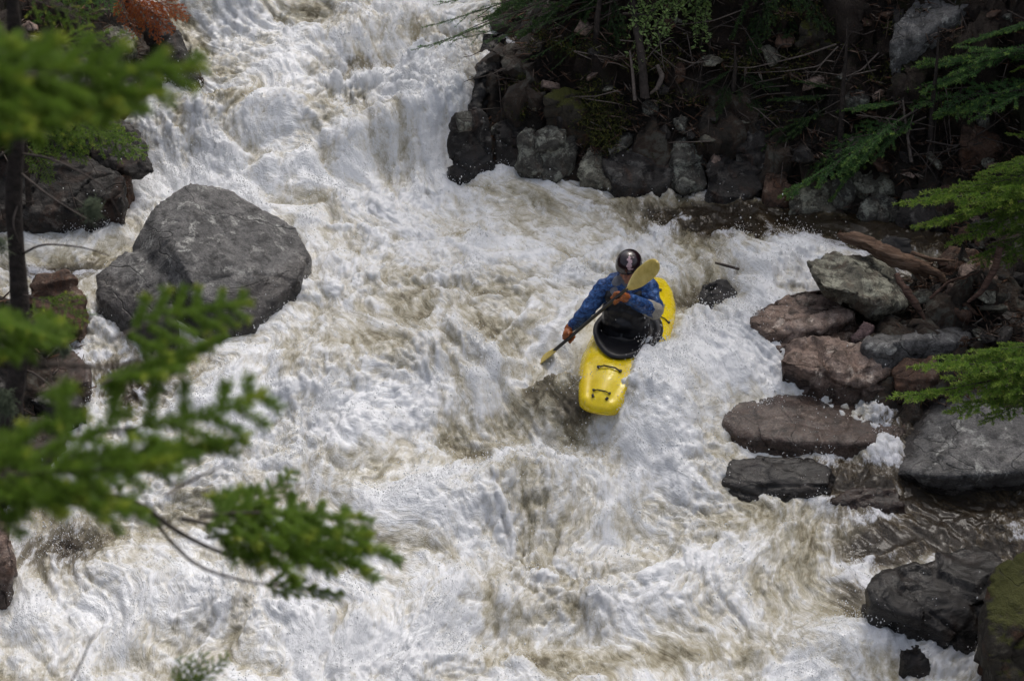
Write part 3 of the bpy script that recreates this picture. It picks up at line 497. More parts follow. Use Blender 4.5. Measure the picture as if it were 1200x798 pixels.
brk([(560, 60, .1), (566, 40, .2), (588, 36, .3), (600, 56, .2), (580, 70, .0)], (580, 75), 'dark', 'small black ledge at the lip of the falls under the spruce twigs', y0=23.6, wet=.6)
brk([(1100, 225, .0), (1120, 208, .2), (1150, 212, .2), (1160, 232, .0), (1130, 240, .0)], (1130, 250), 'rusty', 'reddish earth-covered rock under the fir boughs on the far right', y0=21.6, drop=.3, wet=-9)
brk([(935, 30, .0), (950, 8, .2), (985, 5, .3), (1000, 35, .2), (980, 55, .0), (950, 52, .0)], (960, 60), 'mossy', 'mossy hump left of the light grey slab on the upper bank', y0=24.6, drop=.4, wet=-9)
brk([(640, 118, .0), (660, 104, .2), (700, 110, .3), (712, 135, .1), (690, 150, .0), (650, 146, .0)], (680, 150), 'mossy', 'low mossy mound above the palest square block', y0=22.7, drop=.4, wet=-9)
g = ROCKGROUPS['l']
brk([(172, 22, .3), (180, 18, .5), (197, 19, .5), (212, 42, .4), (226, 70, .2), (238, 96, .0), (230, 104, -.05), (208, 92, .0), (186, 88, .1), (172, 50, .3)], (215, 108), 'dark', 'tall dark slab leaning towards the falls at the top left', rough=.04, wet=-.1, shrink=.95)
brk([(108, 44, .2), (122, 32, .3), (148, 28, .35), (160, 42, .3), (150, 60, .1), (115, 58, .1)], (170, 110), 'olive', 'rounded grey stone beside the orange dead needles at the top left', y0=22.9, drop=.25, wet=-9)
brk([(138, 105, .1), (146, 86, .3), (170, 84, .35), (190, 90, .2), (191, 120, .0), (165, 128, .0), (145, 122, .0)], (170, 132), 'dark', 'square dark block with a grey top under the leaning slab')
brk([(138, 128, .1), (146, 114, .2), (162, 118, .2), (163, 134, .0), (146, 142, .0)], (155, 150), 'brown', 'small brown block wedged below the square dark one')
brk([(80, 150, .4), (110, 136, .6), (148, 144, .6), (163, 156, .5), (170, 178, .2), (178, 200, .05), (152, 202, .0), (120, 196, .1), (85, 180, .3)], (150, 240), 'dark', 'overhanging dark slab with a sharp wet lip above the left inlet', y0=21.1, drop=.12, wet=-9, shrink=.7, rough=.045)
brk([(-30, 180, .5), (0, 160, .8), (60, 165, .9), (110, 190, .6), (146, 208, .2), (140, 232, .0), (80, 255, .0), (-20, 262, .0)], (80, 270), 'dark', 'black shadowed cliff foot behind the sapling trunk', rough=.06)
brk([(136, 228, .0), (142, 208, .1), (153, 206, .15), (150, 222, .0), (142, 236, .0)], (145, 242), 'rusty', 'rust-red face tucked under the overhanging dark slab', wet=-.3, rough=.04, voxel=.015)
brk([(-40, 70, .3), (0, 50, .6), (60, 48, .7), (100, 75, .5), (95, 120, .1), (40, 150, .0), (-30, 150, .0)], (60, 160), 'dark', 'dark mossy rock mass behind the blurred bough at the top left', y0=22.2, drop=.8, wet=-9, rough=.06)
brk([(28, 350, .2), (45, 328, .4), (75, 325, .4), (98, 350, .2), (95, 385, .0), (50, 395, .0)], (60, 398), 'rusty', 'rubbly brown rock left of the huge boulder', rough=.07, wet=-.2)
brk([(30, 440, .3), (50, 418, .5), (85, 412, .5), (105, 430, .2), (104, 448, .0), (80, 460, .0), (45, 462, .0)], (75, 468), 'brown', 'smooth dark brown rock right of the trunk foot', wet=.1, rough=.03, sm=3)
brk([(35, 470, .1), (60, 458, .3), (88, 462, .3), (98, 480, .0), (60, 496, .0)], (70, 500), 'dark', 'low black rock in front of the smooth brown one', wet=.3)
brk([(-30, 400, .4), (0, 380, .6), (24, 392, .4), (30, 430, .1), (0, 470, .0), (-30, 470, .0)], (0, 480), 'dark', 'dark rock behind the foot of the sapling trunk', rough=.06)
brk([(-40, 600, .4), (-8, 596, .5), (10, 618, .3), (16, 660, .1), (8, 700, .0), (-30, 710, .0)], (0, 712), 'brown', 'reddish brown rock cut off by the left edge above the foam', rough=.05, wet=.1)
brk([(212, 16, .0), (216, 6, .1), (232, 6, .1), (234, 16, .0), (222, 18, .0)], (222, 20), 'dark', 'tiny black rock standing in the upper falls', voxel=.012, rough=.03, wet=.4)
# loose stones strewn over both banks, nothing tells them apart
protos = []
rs = np.random.RandomState(11)
for i in range(6):
    A = rs.randn(14, 3); A /= np.linalg.norm(A, axis=1)[:, None]; A *= np.array([.11, .085, .055])
    protos.append(finish_rock('stone', A, ['dark', 'brown', 'olive', 'dark', 'pale', 'rusty'][i], voxel=.011, rough=.05, seed=i + 30, sm=.3, wet=-99))
    protos[-1].data.attributes['wet'].data.foreach_set('value', np.zeros(len(protos[-1].data.vertices), np.float32))
k = 0; used = set()
def loose(n, box, label, group):
    global k
    c = 0
    while c < n:
        px, py = rs.uniform(box[0], box[2]), rs.uniform(box[1], box[3])
        # walk the sight line down to the bank surface
        d = ray(px, py); ysr = np.linspace(14.5, 30, 400); xx = ysr * d[0] / d[1]; zz = CAM[2] + ysr * d[2] / d[1]; gz, sd = bank_height(xx, ysr)
        h = np.where(zz < gz)[0]
        if len(h) == 0 or sd[h[0]] < .03: continue
        j = h[0]; i = rs.randint(6); o = protos[i] if i not in used else protos[i].copy()
        if i in used: COL.objects.link(o)
        used.add(i); s = rs.uniform(.35, 1.5); o.scale = (s, s * rs.uniform(.8, 1.2), s * rs.uniform(.7, 1.3))
        o.location = (xx[j], ysr[j], gz[j] + .01 * s); o.rotation_euler = tuple(rs.uniform(-.6, .6, 2)) + (rs.uniform(0, 6.28),)
        tag(o, label, 'stone', group); c += 1
loose(46, (1060, 255, 1200, 420), 'small loose stone in the rubble behind the right shore rocks', 'small stones in the right shore rubble')
loose(60, (570, 20, 1200, 240), 'small loose stone lodged in the steep dark bank across the water', 'small stones in the steep right bank')
loose(34, (0, 20, 190, 260), 'small loose stone on the shadowed upper left bank', 'small stones on the upper left bank')
for i, o in enumerate(protos):
    if i not in used: bpy.data.objects.remove(o)
# ------------------------------------------------------------------ kayak
m, nt, b = newmat('yellow_plastic'); tc = N(nt, 'ShaderNodeTexCoord').outputs['Object']
c = ramp(nt, noise(nt, tc, 5, 5, .65), [(.35, (.78, .56, .006)), (.65, (.90, .70, .012))])
sc = ramp(nt, noise(nt, mapping(nt, tc, (2.5, 16, 9)), 3, 7, .75, .5), [(.60, 0.), (.66, .55)]); c = mix(nt, sc, c, (.50, .44, .24))
sc2 = ramp(nt, noise(nt, mapping(nt, tc, (3, 30, 12), (0, 0, .5)), 2, 4, .6), [(.70, 0.), (.73, .7)]); c = mix(nt, sc2, c, (.25, .16, .02))
nt.links.new(c, b.inputs['Base Color']); nt.links.new(ramp(nt, noise(nt, tc, 30, 5, .7), [(.4, .16), (.65, .42)]), b.inputs['Roughness']); b.inputs['Coat Weight'].default_value = .2
nt.links.new(bump(nt, noise(nt, tc, 40, 4, .6), .25, .006), b.inputs['Normal']); M['yellow'] = m
M['black'] = simple('black_neoprene', (.010, .010, .013), .38, .3, 30, .3, .004)
M['rubber'] = simple('black_rubber', (.012, .012, .012), .3)
M['cord'] = simple('black_cord', (.015, .015, .015), .6)
M['white'] = simple('label_white', (.65, .65, .6), .5, .25, 60)
M['tanpatch'] = simple('tan_patch', (.55, .47, .22), .5, .2, 60)
M['grey_fab'] = simple('grey_fabric', (.16, .17, .20), .6, .15, 40, .3, .004)
M['patch_fab'] = simple('elbow_fabric', (.30, .28, .24), .6, .15, 40, .3, .004)
M['red'] = simple('red_knob', (.6, .02, .02), .35)
M['metal'] = simple('buckle_metal', (.5, .5, .52), .3, metal=.8)
M['skin'] = simple('skin', (.42, .20, .14), .5, .1, 30)
M['eye'] = simple('eye_dark', (.02, .015, .012), .2)
M['glove'] = simple('orange_glove', (.30, .085, .018), .45, .35, 25, .4, .006)
M['shaft'] = simple('dark_shaft', (.014, .014, .017), .35)
yk = 17; yw = math.radians(yk)
KC = hit(735, 393, .20)                                   # centre of the cockpit, on the deck
KR = Euler((math.radians(-4), math.radians(6.5), 0)).to_matrix()
KRz = Matrix.Rotation(math.radians(270 - yk), 3, 'Z')
KM = KRz @ KR
K0 = Vector(KC) - KM @ Vector((0.02, 0, .30))
kay = empty('kayak', K0, KM.to_euler(), label='yellow whitewater kayak plunging bow first through the foam with its paddler', cat='kayak')
sx = np.array([-1.16, -1.12, -1.0, -.8, -.55, -.3, 0, .3, .55, .8, .95, 1.06, 1.13, 1.16])
sx = np.where(sx > .5, .5 + (sx - .5) * .76, sx); wS = np.array([.02, .08, .165, .245, .295, .32, .335, .33, .290, .240, .200, .165, .105, .03])
dS = np.array([.17, .20, .225, .25, .275, .295, .30, .325, .335, .31, .275, .24, .20, .16])
kS = np.array([.14, .10, .06, .02, 0, -.01, -.01, -.01, 0, .03, .06, .09, .12, .15])
s = np.linspace(-1, 1, 110); s = np.sign(s) * (1 - (1 - abs(s)) ** 1.5) * 1.16; s = np.where(s > 0, s * sx[-1] / 1.16, s)
hw, dk_, kl = (np.interp(s, sx, q) for q in (wS, dS, kS))
for q in (hw, dk_, kl): q[2:-2] = (q[1:-3] + q[2:-2] * 2 + q[3:-1]) / 4
nr = 64; th = np.arange(nr) * 2 * PI / nr; V = []
for i in range(len(s)):
    zm = kl[i] + (dk_[i] - kl[i]) * .42; cy = np.cos(th); sy = np.sin(th)
    y = hw[i] * np.sign(cy) * np.abs(cy) ** .72
    up_ = sy > 0; z = np.where(up_, zm + (dk_[i] - zm) * np.abs(sy) ** .85, zm - (zm - kl[i]) * np.abs(sy) ** .55)
    yn = y / (hw[i] + 1e-6)
    fore = sstep(.42, .55, s[i]) * (1 - sstep(.86, .97, s[i])); aft = sstep(-.5, -.62, s[i]) * (1 - sstep(-1.0, -1.12, s[i]))
    z = z + up_ * (fore * (.020 * np.exp(-(yn / .20) ** 2) - .020 * np.exp(-((abs(yn) - .52) / .16) ** 2) ) + aft * (.012 * np.exp(-(yn / .25) ** 2) - .014 * np.exp(-((abs(yn) - .55) / .2) ** 2)))
    z = z + .006 * np.exp(-((th - .0) / .05) ** 2)
    V.append(np.stack([np.full(nr, s[i]), y, z], 1))
V = np.concatenate(V); ns = len(s)
Q = [(i * nr + k, i * nr + (k + 1) % nr, (i + 1) * nr + (k + 1) % nr, (i + 1) * nr + k) for i in range(ns - 1) for k in range(nr)]
mb = MB(); mb.add(V, Q)
for i in (0, ns - 1): mb.add(np.vstack([V[i * nr:(i + 1) * nr], V[i * nr:(i + 1) * nr].mean(0)]), [(k, (k + 1) % nr, nr) if i else ((k + 1) % nr, k, nr) for k in range(nr)])
link('hull', mb.mesh('hull'), M['yellow'], kay)
def deckz(x, y):
    h = np.interp(x, s, hw); yn = min(abs(y) / h, .999); sy = (1 - yn ** (2 / .72)) ** .5
    k = np.interp(x, s, kl); d = np.interp(x, s, dk_); zm = k + (d - k) * .42
    return zm + (d - zm) * sy ** .85
def ring(a0, a1, b, grow, zo, n=64):
    R = []
    for k in range(n):
        t = k * 2 * PI / n; ax = a1 if math.cos(t) > 0 else a0
        x = .0 + (ax + grow) * math.cos(t); y = (b + grow) * math.sin(t)
        if x > 0: y *= 1 - .28 * (x / a1) ** 2
        R.append((x, y, zo + .325 + .03 * x))
    return np.array(R)
# coaming with the rolled edge of the spray skirt
c0 = ring(.36, .44, .265, -.015, -.03); c1 = ring(.36, .44, .265, 0, .025); c2 = ring(.36, .44, .265, .022, .03); c3 = ring(.36, .44, .265, .028, .018); c4 = ring(.36, .44, .265, .012, .008); c5 = ring(.36, .44, .265, .008, -.06)
V = np.concatenate([c5, c4, c3, c2, c1]); n = 64
Q = [(i * n + k, i * n + (k + 1) % n, (i + 1) * n + (k + 1) % n, (i + 1) * n + k) for i in range(4) for k in range(n)]
mb = MB(); mb.add(V, Q); rimo = link('cockpit_rim', mb.mesh('rim'), M['rubber'], kay)
# handles and cords
def bar(name, P, r, mat, parent, ends=True, **k):
    mb = MB(); P = np.array(P, float); mb.tube(P, r, 8)
    if ends:
        for e in (P[0], P[-1]): mb.tube([e + [0, 0, -.004], e + [0, 0, .008]], r * 2.2, 8)
    return link(name, mb.mesh(name), M[mat], parent, **k)
def hb(x, y0, y1, up_=.022): return [(x, y0, deckz(x, y0) + .006), (x + .004, y0 + (y1 - y0) * .25, deckz(x, y0 + (y1 - y0) * .25) + up_), (x + .004, y0 + (y1 - y0) * .75, deckz(x, y0 + (y1 - y0) * .75) + up_), (x, y1, deckz(x, y1) + .006)]
bar('grab_handle', hb(.60, -.10, .09, .03), .007, 'cord', kay, label='black bar across the foredeck ahead of the cockpit')
bar('grab_handle', hb(.86, -.07, .07, .02), .005, 'cord', kay, label='thin black bar near the bow')
bar('deck_cord', hb(-.40, .12, .27, .015), .006, 'cord', kay); bar('deck_cord', hb(-.12, .27, .315, .02), .007, 'cord', kay)
bar('grab_handle', hb(-.85, -.08, .08, .03), .007, 'cord', kay)
for y0 in (-.06, .06):
    mb = MB(); mb.tube([(.92, y0 * .9, deckz(.92, y0) + .004), (.90, y0 * 1.1, deckz(.90, y0) + .004)], .012, 8); link('drain_plug', mb.mesh('plug'), M['rubber'], kay)
mb = MB(); mb.tube([(x, .30 * 0 + .17 * (1 if 1 else 0), deckz(x, .17) + .001) for x in (-.62, -.56, -.5)], [.012, .016, .012], 8); link('deck_fitting', mb.mesh('fit'), M['metal'], kay)
# ------------------------------------------------------------------ the paddler
def union(parts, voxel, name, smooth=2, wr=None, seed=0):
    bm = bmesh.new()
    for p in parts:
        if p[0] == 'tube':
            P = [np.array(q, float) for q in p[1]]; R = p[2]; mb = MB()
            # resample with a smooth curve
            t = np.linspace(0, len(P) - 1, (len(P) - 1) * 6 + 1); A = np.array(P); i = np.clip(t.astype(int), 0, len(P) - 2); f = (t - i)[:, None]
            Am = np.vstack([2 * A[0] - A[1], A, 2 * A[-1] - A[-2]]); p0, p1, p2, p3 = Am[i], Am[i + 1], Am[i + 2], Am[i + 3]
            C = .5 * (2 * p1 + (p2 - p0) * f + (2 * p0 - 5 * p1 + 4 * p2 - p3) * f ** 2 + (3 * p1 - p0 - 3 * p2 + p3) * f ** 3)
            mb.tube(C, np.interp(t, range(len(P)), R), 14)
            for e, r in ((P[0], R[0]), (P[-1], R[-1])): bmesh.ops.create_icosphere(bm, subdivisions=2, radius=r * .98, matrix=Matrix.Translation(e))
            me = mb.mesh('x'); bm.from_mesh(me); bpy.data.meshes.remove(me)
        else:
            mt = Matrix.Translation(p[1]) @ p[3].to_4x4() @ Matrix.Diagonal((*p[2], 1)); bmesh.ops.create_icosphere(bm, subdivisions=3, radius=1, matrix=mt)
    me = bpy.data.meshes.new('u'); bm.to_mesh(me); bm.free(); o = bpy.data.objects.new('u', me); COL.objects.link(o)
    md = o.modifiers.new('r', 'REMESH'); md.mode = 'VOXEL'; md.voxel_size = voxel
    if smooth: q = o.modifiers.new('s', 'SMOOTH'); q.factor = .6; q.iterations = smooth
    m2 = evalmesh(o); bpy.data.objects.remove(o)
    if wr:
        n = len(m2.vertices); P = np.empty(n * 3); m2.vertices.foreach_get('co', P); P = P.reshape(-1, 3); Nn = np.empty(n * 3); m2.vertices.foreach_get('normal', Nn); Nn = Nn.reshape(-1, 3)
        d = 1 - np.abs(n3(P * np.array([9, 9, 16]), seed)) * 2.5 + .6 * n3(P * 22, seed + 1); P = P + Nn * (d * wr)[:, None]; m2.vertices.foreach_set('co', P.astype(np.float32).ravel()); m2.update()
    m2.name = name; return m2
FZ = KRz
def pf(x, y, z): return np.array(K0 + FZ @ Vector((x, y, z)))
pel = pf(-.06, 0, .17); yt = pel[1]
Rz = FZ
sh_r = at(708, 337, yt + .0); sh_l = at(760, 335, yt - .03); neck = at(735, 327, yt - .03); hd = at(737, 314, yt - .06)
el_r = at(686, 366, yt - .10); el_l = at(767, 364, yt - .20); H1 = at(667, 396, yt - .20); H2 = at(721, 350, yt - .50)
sd_ = (H2 - H1) / np.linalg.norm(H2 - H1)
fw = np.array(FZ @ Vector((1, 0, 0)))
chest = (sh_r + sh_l) / 2 * .6 + pel * .4; belly = pel * .6 + chest * .4
def hand(H, el, r, flip):
    """palm, four bent fingers of unequal length and a thumb closed round the shaft at H"""
    s_ = sd_ * flip; a = el - H; a = a - s_ * (a @ s_); a /= np.linalg.norm(a); b_ = np.cross(s_, a)
    if b_[2] < 0: b_ = -b_                                  # back of the hand up
    out = []; wrist = H + a * .085 + b_ * .028; pc = H + a * .022 + b_ * .034
    for k, (o, ln) in enumerate(((.036, .9), (.012, 1.0), (-.012, .95), (-.034, .8))):
        c = H + s_ * o; pts = [wrist * .45 + (c + a * .02 + b_ * .034) * .55]
        for ang in np.linspace(95, 95 - 215 * ln, 6): t = math.radians(ang); pts.append(c + (-a * -math.cos(t) * .031 * -1) * -1 + b_ * math.sin(t) * .031)
        out.append(('tube', pts, [r * 1.25, r * 1.1, r * 1.05, r, r * .95, r * .9, r * .82]))
    out.append(('tube', [wrist - s_ * 0, pc], [.028 + r - .010, .030 + r - .010])); out.append(('tube', [pc + s_ * .028, pc - s_ * .024], [.020 + r - .01, .019 + r - .01]))
    th = [wrist + s_ * .02, H + s_ * .050 + a * .035 + b_ * .012, H + s_ * .045 + a * .030 - b_ * .018, H + s_ * .036 - a * .004 - b_ * .034]
    out.append(('tube', th, [r * 1.5, r * 1.35, r * 1.15, r * .95])); return out, wrist
hr, w_r = hand(H1, el_r, .0092, -1); hl, w_l = hand(H2, el_l, .0092, 1)
I3 = Matrix.Identity(3); HR = Matrix.Rotation(math.radians(270 - yk - 8), 3, 'Z') @ Matrix.Rotation(math.radians(14), 3, 'Y')
def hp(x, y, z): return np.array(Vector(hd) + HR @ Vector((x, y, z)))
bf = lambda x, y, z: np.array(K0 + KM @ Vector((x, y, z))); knee_r = bf(.40, -.16, .20); knee_l = bf(.40, .16, .20); ft_r = bf(.74, -.08, .14); ft_l = bf(.74, .08, .14)
head = [('ell', hp(0, 0, .02), (.098, .077, .105), HR), ('ell', hp(.03, 0, -.055), (.062, .055, .062), HR), ('tube', [hp(.088, 0, .012), hp(.112, 0, -.022)], [.009, .014]), ('ell', hp(.10, .0, -.03), (.012, .019, .009), HR),
        ('ell', hp(.082, 0, -.062), (.013, .026, .007), HR), ('ell', hp(.080, 0, -.075), (.013, .022, .008), HR), ('ell', hp(.070, 0, -.100), (.020, .024, .016), HR), ('ell', hp(.078, 0, .034), (.018, .05, .010), HR),
        ('ell', hp(-.005, .078, -.01), (.018, .009, .031), HR), ('ell', hp(-.005, -.078, -.01), (.018, .009, .031), HR), ('ell', hp(.06, .038, -.03), (.03, .02, .02), HR), ('ell', hp(.06, -.038, -.03), (.03, .02, .02), HR)]
body = head + hr + hl + [('tube', [hp(-.01, 0, -.05), neck, chest], [.055, .06, .09]), ('tube', [sh_r, el_r, w_r], [.058, .045, .029]), ('tube', [sh_l, el_l, w_l], [.058, .045, .029]),
        ('tube', [sh_r, (sh_r + sh_l) / 2, sh_l], [.06, .085, .06]), ('tube', [chest, belly, pel], [.14, .13, .14]), ('tube', [pel + np.array(Rz @ Vector((0, -.08, 0))), knee_r, ft_r], [.085, .062, .04]), ('tube', [pel + np.array(Rz @ Vector((0, .08, 0))), knee_l, ft_l], [.085, .062, .04])]
per = empty('person', pel, label='kayaker in a dark helmet and blue jacket, bent arm holding the paddle across his face', cat='person')
def child(me, name, mat, **k):
    o = link(name, me, M[mat], **k); o.parent = per; o.matrix_parent_inverse = Matrix.Translation(-Vector(pel)); return o
child(union(body, .0055, 'body', 1), 'body', 'skin')
for y0 in (-.031, .031):
    mb = bmesh.new(); bmesh.ops.create_icosphere(mb, subdivisions=2, radius=.0115, matrix=Matrix.Translation(hp(.083, y0, .005))); me = bpy.data.meshes.new('eye'); mb.to_mesh(me); mb.free(); child(me, 'eye', 'eye')
rt = np.array(Rz @ Vector((0, 1, 0)))
def lerp(a, b, t): return a * (1 - t) + b * t
jacket = [('tube', [sh_r + [0, 0, .0], lerp(sh_r, el_r, .5), el_r, lerp(el_r, w_r, .6), lerp(el_r, w_r, .92)], [.080, .072, .062, .050, .036]), ('tube', [sh_l, lerp(sh_l, el_l, .5), el_l, lerp(el_l, w_l, .6), lerp(el_l, w_l, .9)], [.082, .076, .070, .055, .038]),
          ('tube', [sh_r, (sh_r + sh_l) / 2, sh_l], [.078, .10, .078]), ('tube', [lerp(sh_r, sh_l, .3), lerp(pel, belly, .6) - rt * .05], [.13, .13]), ('tube', [lerp(sh_r, sh_l, .7), lerp(pel, belly, .6) + rt * .05], [.13, .13])]
m, nt, b = newmat('blue_jacket'); tc = N(nt, 'ShaderNodeTexCoord').outputs['Object']
c = ramp(nt, noise(nt, mapping(nt, tc, (1, 1, 2.2), (.3, .5, 0)), 22, 6, .7, 1.5), [(.40, (.005, .020, .075)), (.50, (.012, .055, .20)), (.60, (.05, .15, .40))]); nt.links.new(c, b.inputs['Base Color']); b.inputs['Roughness'].default_value = .42  # stretched dark and light blues paint the shade of folds into the cloth
nt.links.new(bump(nt, noise(nt, tc, 35, 5, .6), .5, .01), b.inputs['Normal']); M['blue'] = m
child(union(jacket, .010, 'jacket', 1, .007, 3), 'jacket', 'blue')
child(union([('tube', [neck + [0, 0, -.02], hp(-.01, 0, -.085)], [.088, .072]), ('tube', [lerp(sh_r, neck, .62) + fw * .04 + [0, 0, .02], lerp(sh_r, neck, .5) + fw * .1 + [0, 0, -.10]], [.055, .05])], .009, 'collar', 2, .003, 5), 'collar', 'grey_fab')
child(union([('tube', [lerp(sh_l, el_l, .96), el_l, lerp(el_l, w_l, .22)], [.074, .080, .072])], .008, 'elbow_patch', 1, .003, 6), 'elbow_patch', 'patch_fab')
vb = lerp(pel, belly, .9); vt = lerp(belly, chest, 1.25)
vest = [('tube', [vt - rt * .07 + fw * .035, vb - rt * .06 + fw * .05], [.135, .15]), ('tube', [vt + rt * .07 + fw * .035, vb + rt * .06 + fw * .05], [.135, .15]), ('tube', [lerp(neck, sh_r, .55) + [0, 0, .01], lerp(neck, sh_r, .6) + fw * .10 + [0, 0, -.08]], [.05, .05]), ('tube', [lerp(neck, sh_l, .55) + [0, 0, .01], lerp(neck, sh_l, .6) + fw * .10 + [0, 0, -.08]], [.05, .05]),
        ('ell', (vt + vb) / 2 + fw * .15, (.06, .11, .07), Rz)]
vo_ = child(union(vest, .010, 'life_vest', 2, .004, 8), 'life_vest', 'black')
def vp(y, z, f=.205): return np.array(lerp(vb, vt, z)) + rt * y + fw * f
def sub(name, P, r, mat, par=None):
    mb = MB(); mb.tube(P, r, 8); o = link(name, mb.mesh(name), M[mat]); o.parent = par or vo_
    o.matrix_parent_inverse = Matrix.Translation(-Vector(pel)); return o
sub('strap', [vp(-.19, .25, .10), vp(-.1, .2), vp(.02, .2, .225), vp(.13, .22), vp(.2, .27, .10)], .010, 'cord'); sub('strap', [vp(-.17, .62, .1), vp(-.1, .6), vp(0, .6, .225), vp(.1, .6), vp(.18, .62, .1)], .010, 'cord')
sub('buckle', [vp(-.02, .6, .232), vp(.03, .6, .232)], .013, 'metal'); sub('zip_pull', [vp(-.10, .75, .215), vp(-.13, .48, .215)], .006, 'metal')
sub('toggle_cord', [vp(.05, .55, .225), vp(.075, .40, .235), vp(.07, .22, .24)], .004, 'tanpatch'); sub('release_toggle', [vp(.07, .22, .24), vp(.072, .13, .245)], .016, 'red')
# spray skirt: tunnel round the waist flaring to the rim
c1 = ring(.36, .44, .265, .030, .030); c2 = ring(.36, .44, .265, -.01, .040); skl = [np.array([np.array(K0 + KM @ Vector(q)) for q in ring(.36, .44, .265, .033, .012)]), np.array([np.array(K0 + KM @ Vector(q)) for q in c1]), np.array([np.array(K0 + KM @ Vector(q)) for q in c2])]
wc = lerp(pel, belly, .95)
tht = np.arange(64) * 2 * PI / 64; wst = np.array([wc + fw * (.17 * math.cos(t) + .02) + rt * .20 * math.sin(t) for t in tht])
for f, zz in ((.30, -.008), (.6, -.008), (.85, -.0), (1, .02)): skl.append(skl[2] * (1 - f) + wst * f + [0, 0, zz])
skl.append(wst + [0, 0, .09]); V = np.concatenate(skl); V += (n3(V * 12, 4) * .008)[:, None] * np.array([0, 0, 1.])
mb = MB(); mb.add(V, [(i * 64 + k, i * 64 + (k + 1) % 64, (i + 1) * 64 + (k + 1) % 64, (i + 1) * 64 + k) for i in range(len(skl) - 1) for k in range(64)])
sk = child(mb.mesh('spray_skirt'), 'spray_skirt', 'black')
for y0 in (-.085, .085):
    pk = [vp(y0 - .05, .12, .17), vp(y0 + .05, .12, .17)]; o = link('pocket', union([('tube', [vp(y0 - .035, .30, .195), vp(y0 + .035, .30, .195)], [.045, .045]), ('tube', [vp(y0 - .035, .12, .20), vp(y0 + .035, .12, .20)], [.04, .04])], .008, 'pocket', 1), M['cord']); o.parent = vo_; o.matrix_parent_inverse = Matrix.Translation(-Vector(pel))
sub('strap', [vp(-.085, .95, .15), vp(-.08, .6, .222), vp(-.08, .40, .23)], .008, 'grey_fab'); sub('strap', [vp(.085, .95, .15), vp(.085, .6, .222), vp(.08, .40, .23)], .008, 'grey_fab'); sub('buckle', [vp(-.08, .70, .22), vp(-.08, .64, .225)], .011, 'white'); sub('reflective_strip', [vp(.02, .48, .232), vp(.06, .47, .232)], .006, 'white')
mb = MB(); pc = [np.array(K0 + KM @ Vector((x, y, .386 + .03 * x))) for x, y in ((.345, -.07), (.40, -.065), (.40, .035), (.345, .04))]
mb.add(pc + [q + [0, 0, -.004] for q in pc], [(0, 1, 2, 3), (7, 6, 5, 4), (0, 4, 5, 1), (1, 5, 6, 2), (2, 6, 7, 3), (3, 7, 4, 0)]); lb = link('skirt_tag', mb.mesh('tag'), M['tanpatch'], smooth=False); lb.parent = sk; lb.matrix_parent_inverse = Matrix.Translation(-Vector(pel))
gr_, _ = hand(H1, el_r, .0145, -1); gl_, _ = hand(H2, el_l, .0145, 1)
child(union(gr_ + [('tube', [w_r, lerp(w_r, el_r, .12)], [.042, .043])], .0048, 'glove', 1), 'glove', 'glove')
child(union(gl_ + [('tube', [w_l, lerp(w_l, el_l, .12)], [.042, .043])], .0048, 'glove', 1), 'glove', 'glove')
# helmet
m, nt, b = newmat('helmet_shell'); tc = N(nt, 'ShaderNodeTexCoord').outputs['Generated']; sp = N(nt, 'ShaderNodeSeparateXYZ'); nt.links.new(tc, sp.inputs[0])
nzv = noise(nt, tc, 5, 3, .6); yy = math_(nt, 'ABSOLUTE', math_(nt, 'SUBTRACT', sp.outputs['X'], .5)); wdt = math_(nt, 'MULTIPLY', math_(nt, 'ADD', nzv, -.28), .42)
mk = ramp(nt, math_(nt, 'SUBTRACT', wdt, yy), [(.0, 0.), (.03, 1.)]); fr = ramp(nt, sp.outputs['Y'], [(.30, 1.), (.36, 0.)]); tp = ramp(nt, sp.outputs['Z'], [(.30, 0.), (.34, 1.)])
mk = math_(nt, 'MULTIPLY', math_(nt, 'MULTIPLY', mk, fr), tp)
nt.links.new(mix(nt, mk, (.016, .006, .010), (.52, .36, .40)), b.inputs['Base Color']); b.inputs['Roughness'].default_value = .22; b.inputs['Coat Weight'].default_value = .6; M['helmet'] = m
V = []; nh, nv_ = 40, 16
for j in range(nv_ + 1):
    ph = j / nv_ * 1.72
    for k in range(nh):
        t = k * 2 * PI / nh; low = .0 if math.cos(t) > .25 else -.045 * (1 if math.cos(t) < 0 else 1 - math.cos(t) / .25)
        f_ = max(0, (j / nv_ - .8) / .2); V.append(hp(-.005 + .122 * math.sin(ph) * math.cos(t) * (1 + .05 * f_), .102 * math.sin(ph) * math.sin(t), .043 + .112 * math.cos(ph) + low * f_))
mb = MB(); mb.add(V, [(j * nh + k, j * nh + (k + 1) % nh, (j + 1) * nh + (k + 1) % nh, (j + 1) * nh + k) for j in range(nv_) for k in range(nh)]); hme = mb.mesh('helmet')
he = child(hme, 'helmet', 'helmet'); so_ = he.modifiers.new('s', 'SOLIDIFY'); so_.thickness = .012; so_.offset = -1; he.modifiers.clear(); he.data = hme
bmx = bmesh.new(); bmx.from_mesh(hme); bmesh.ops.remove_doubles(bmx, verts=bmx.verts, dist=1e-4); bmesh.ops.solidify(bmx, geom=bmx.faces[:], thickness=.010); bmx.to_mesh(hme); bmx.free(); hme.polygons.foreach_set('use_smooth', np.ones(len(hme.polygons), bool))
mb = MB(); vis = []
for r_, zz in ((0, .022), (.035, .010)):
    for k in range(15): t = math.radians(-62 + 124 * k / 14); vis.append(hp(-.005 + (.121 + r_ * math.cos(t)) * math.cos(t), .101 * math.sin(t), zz + .012))
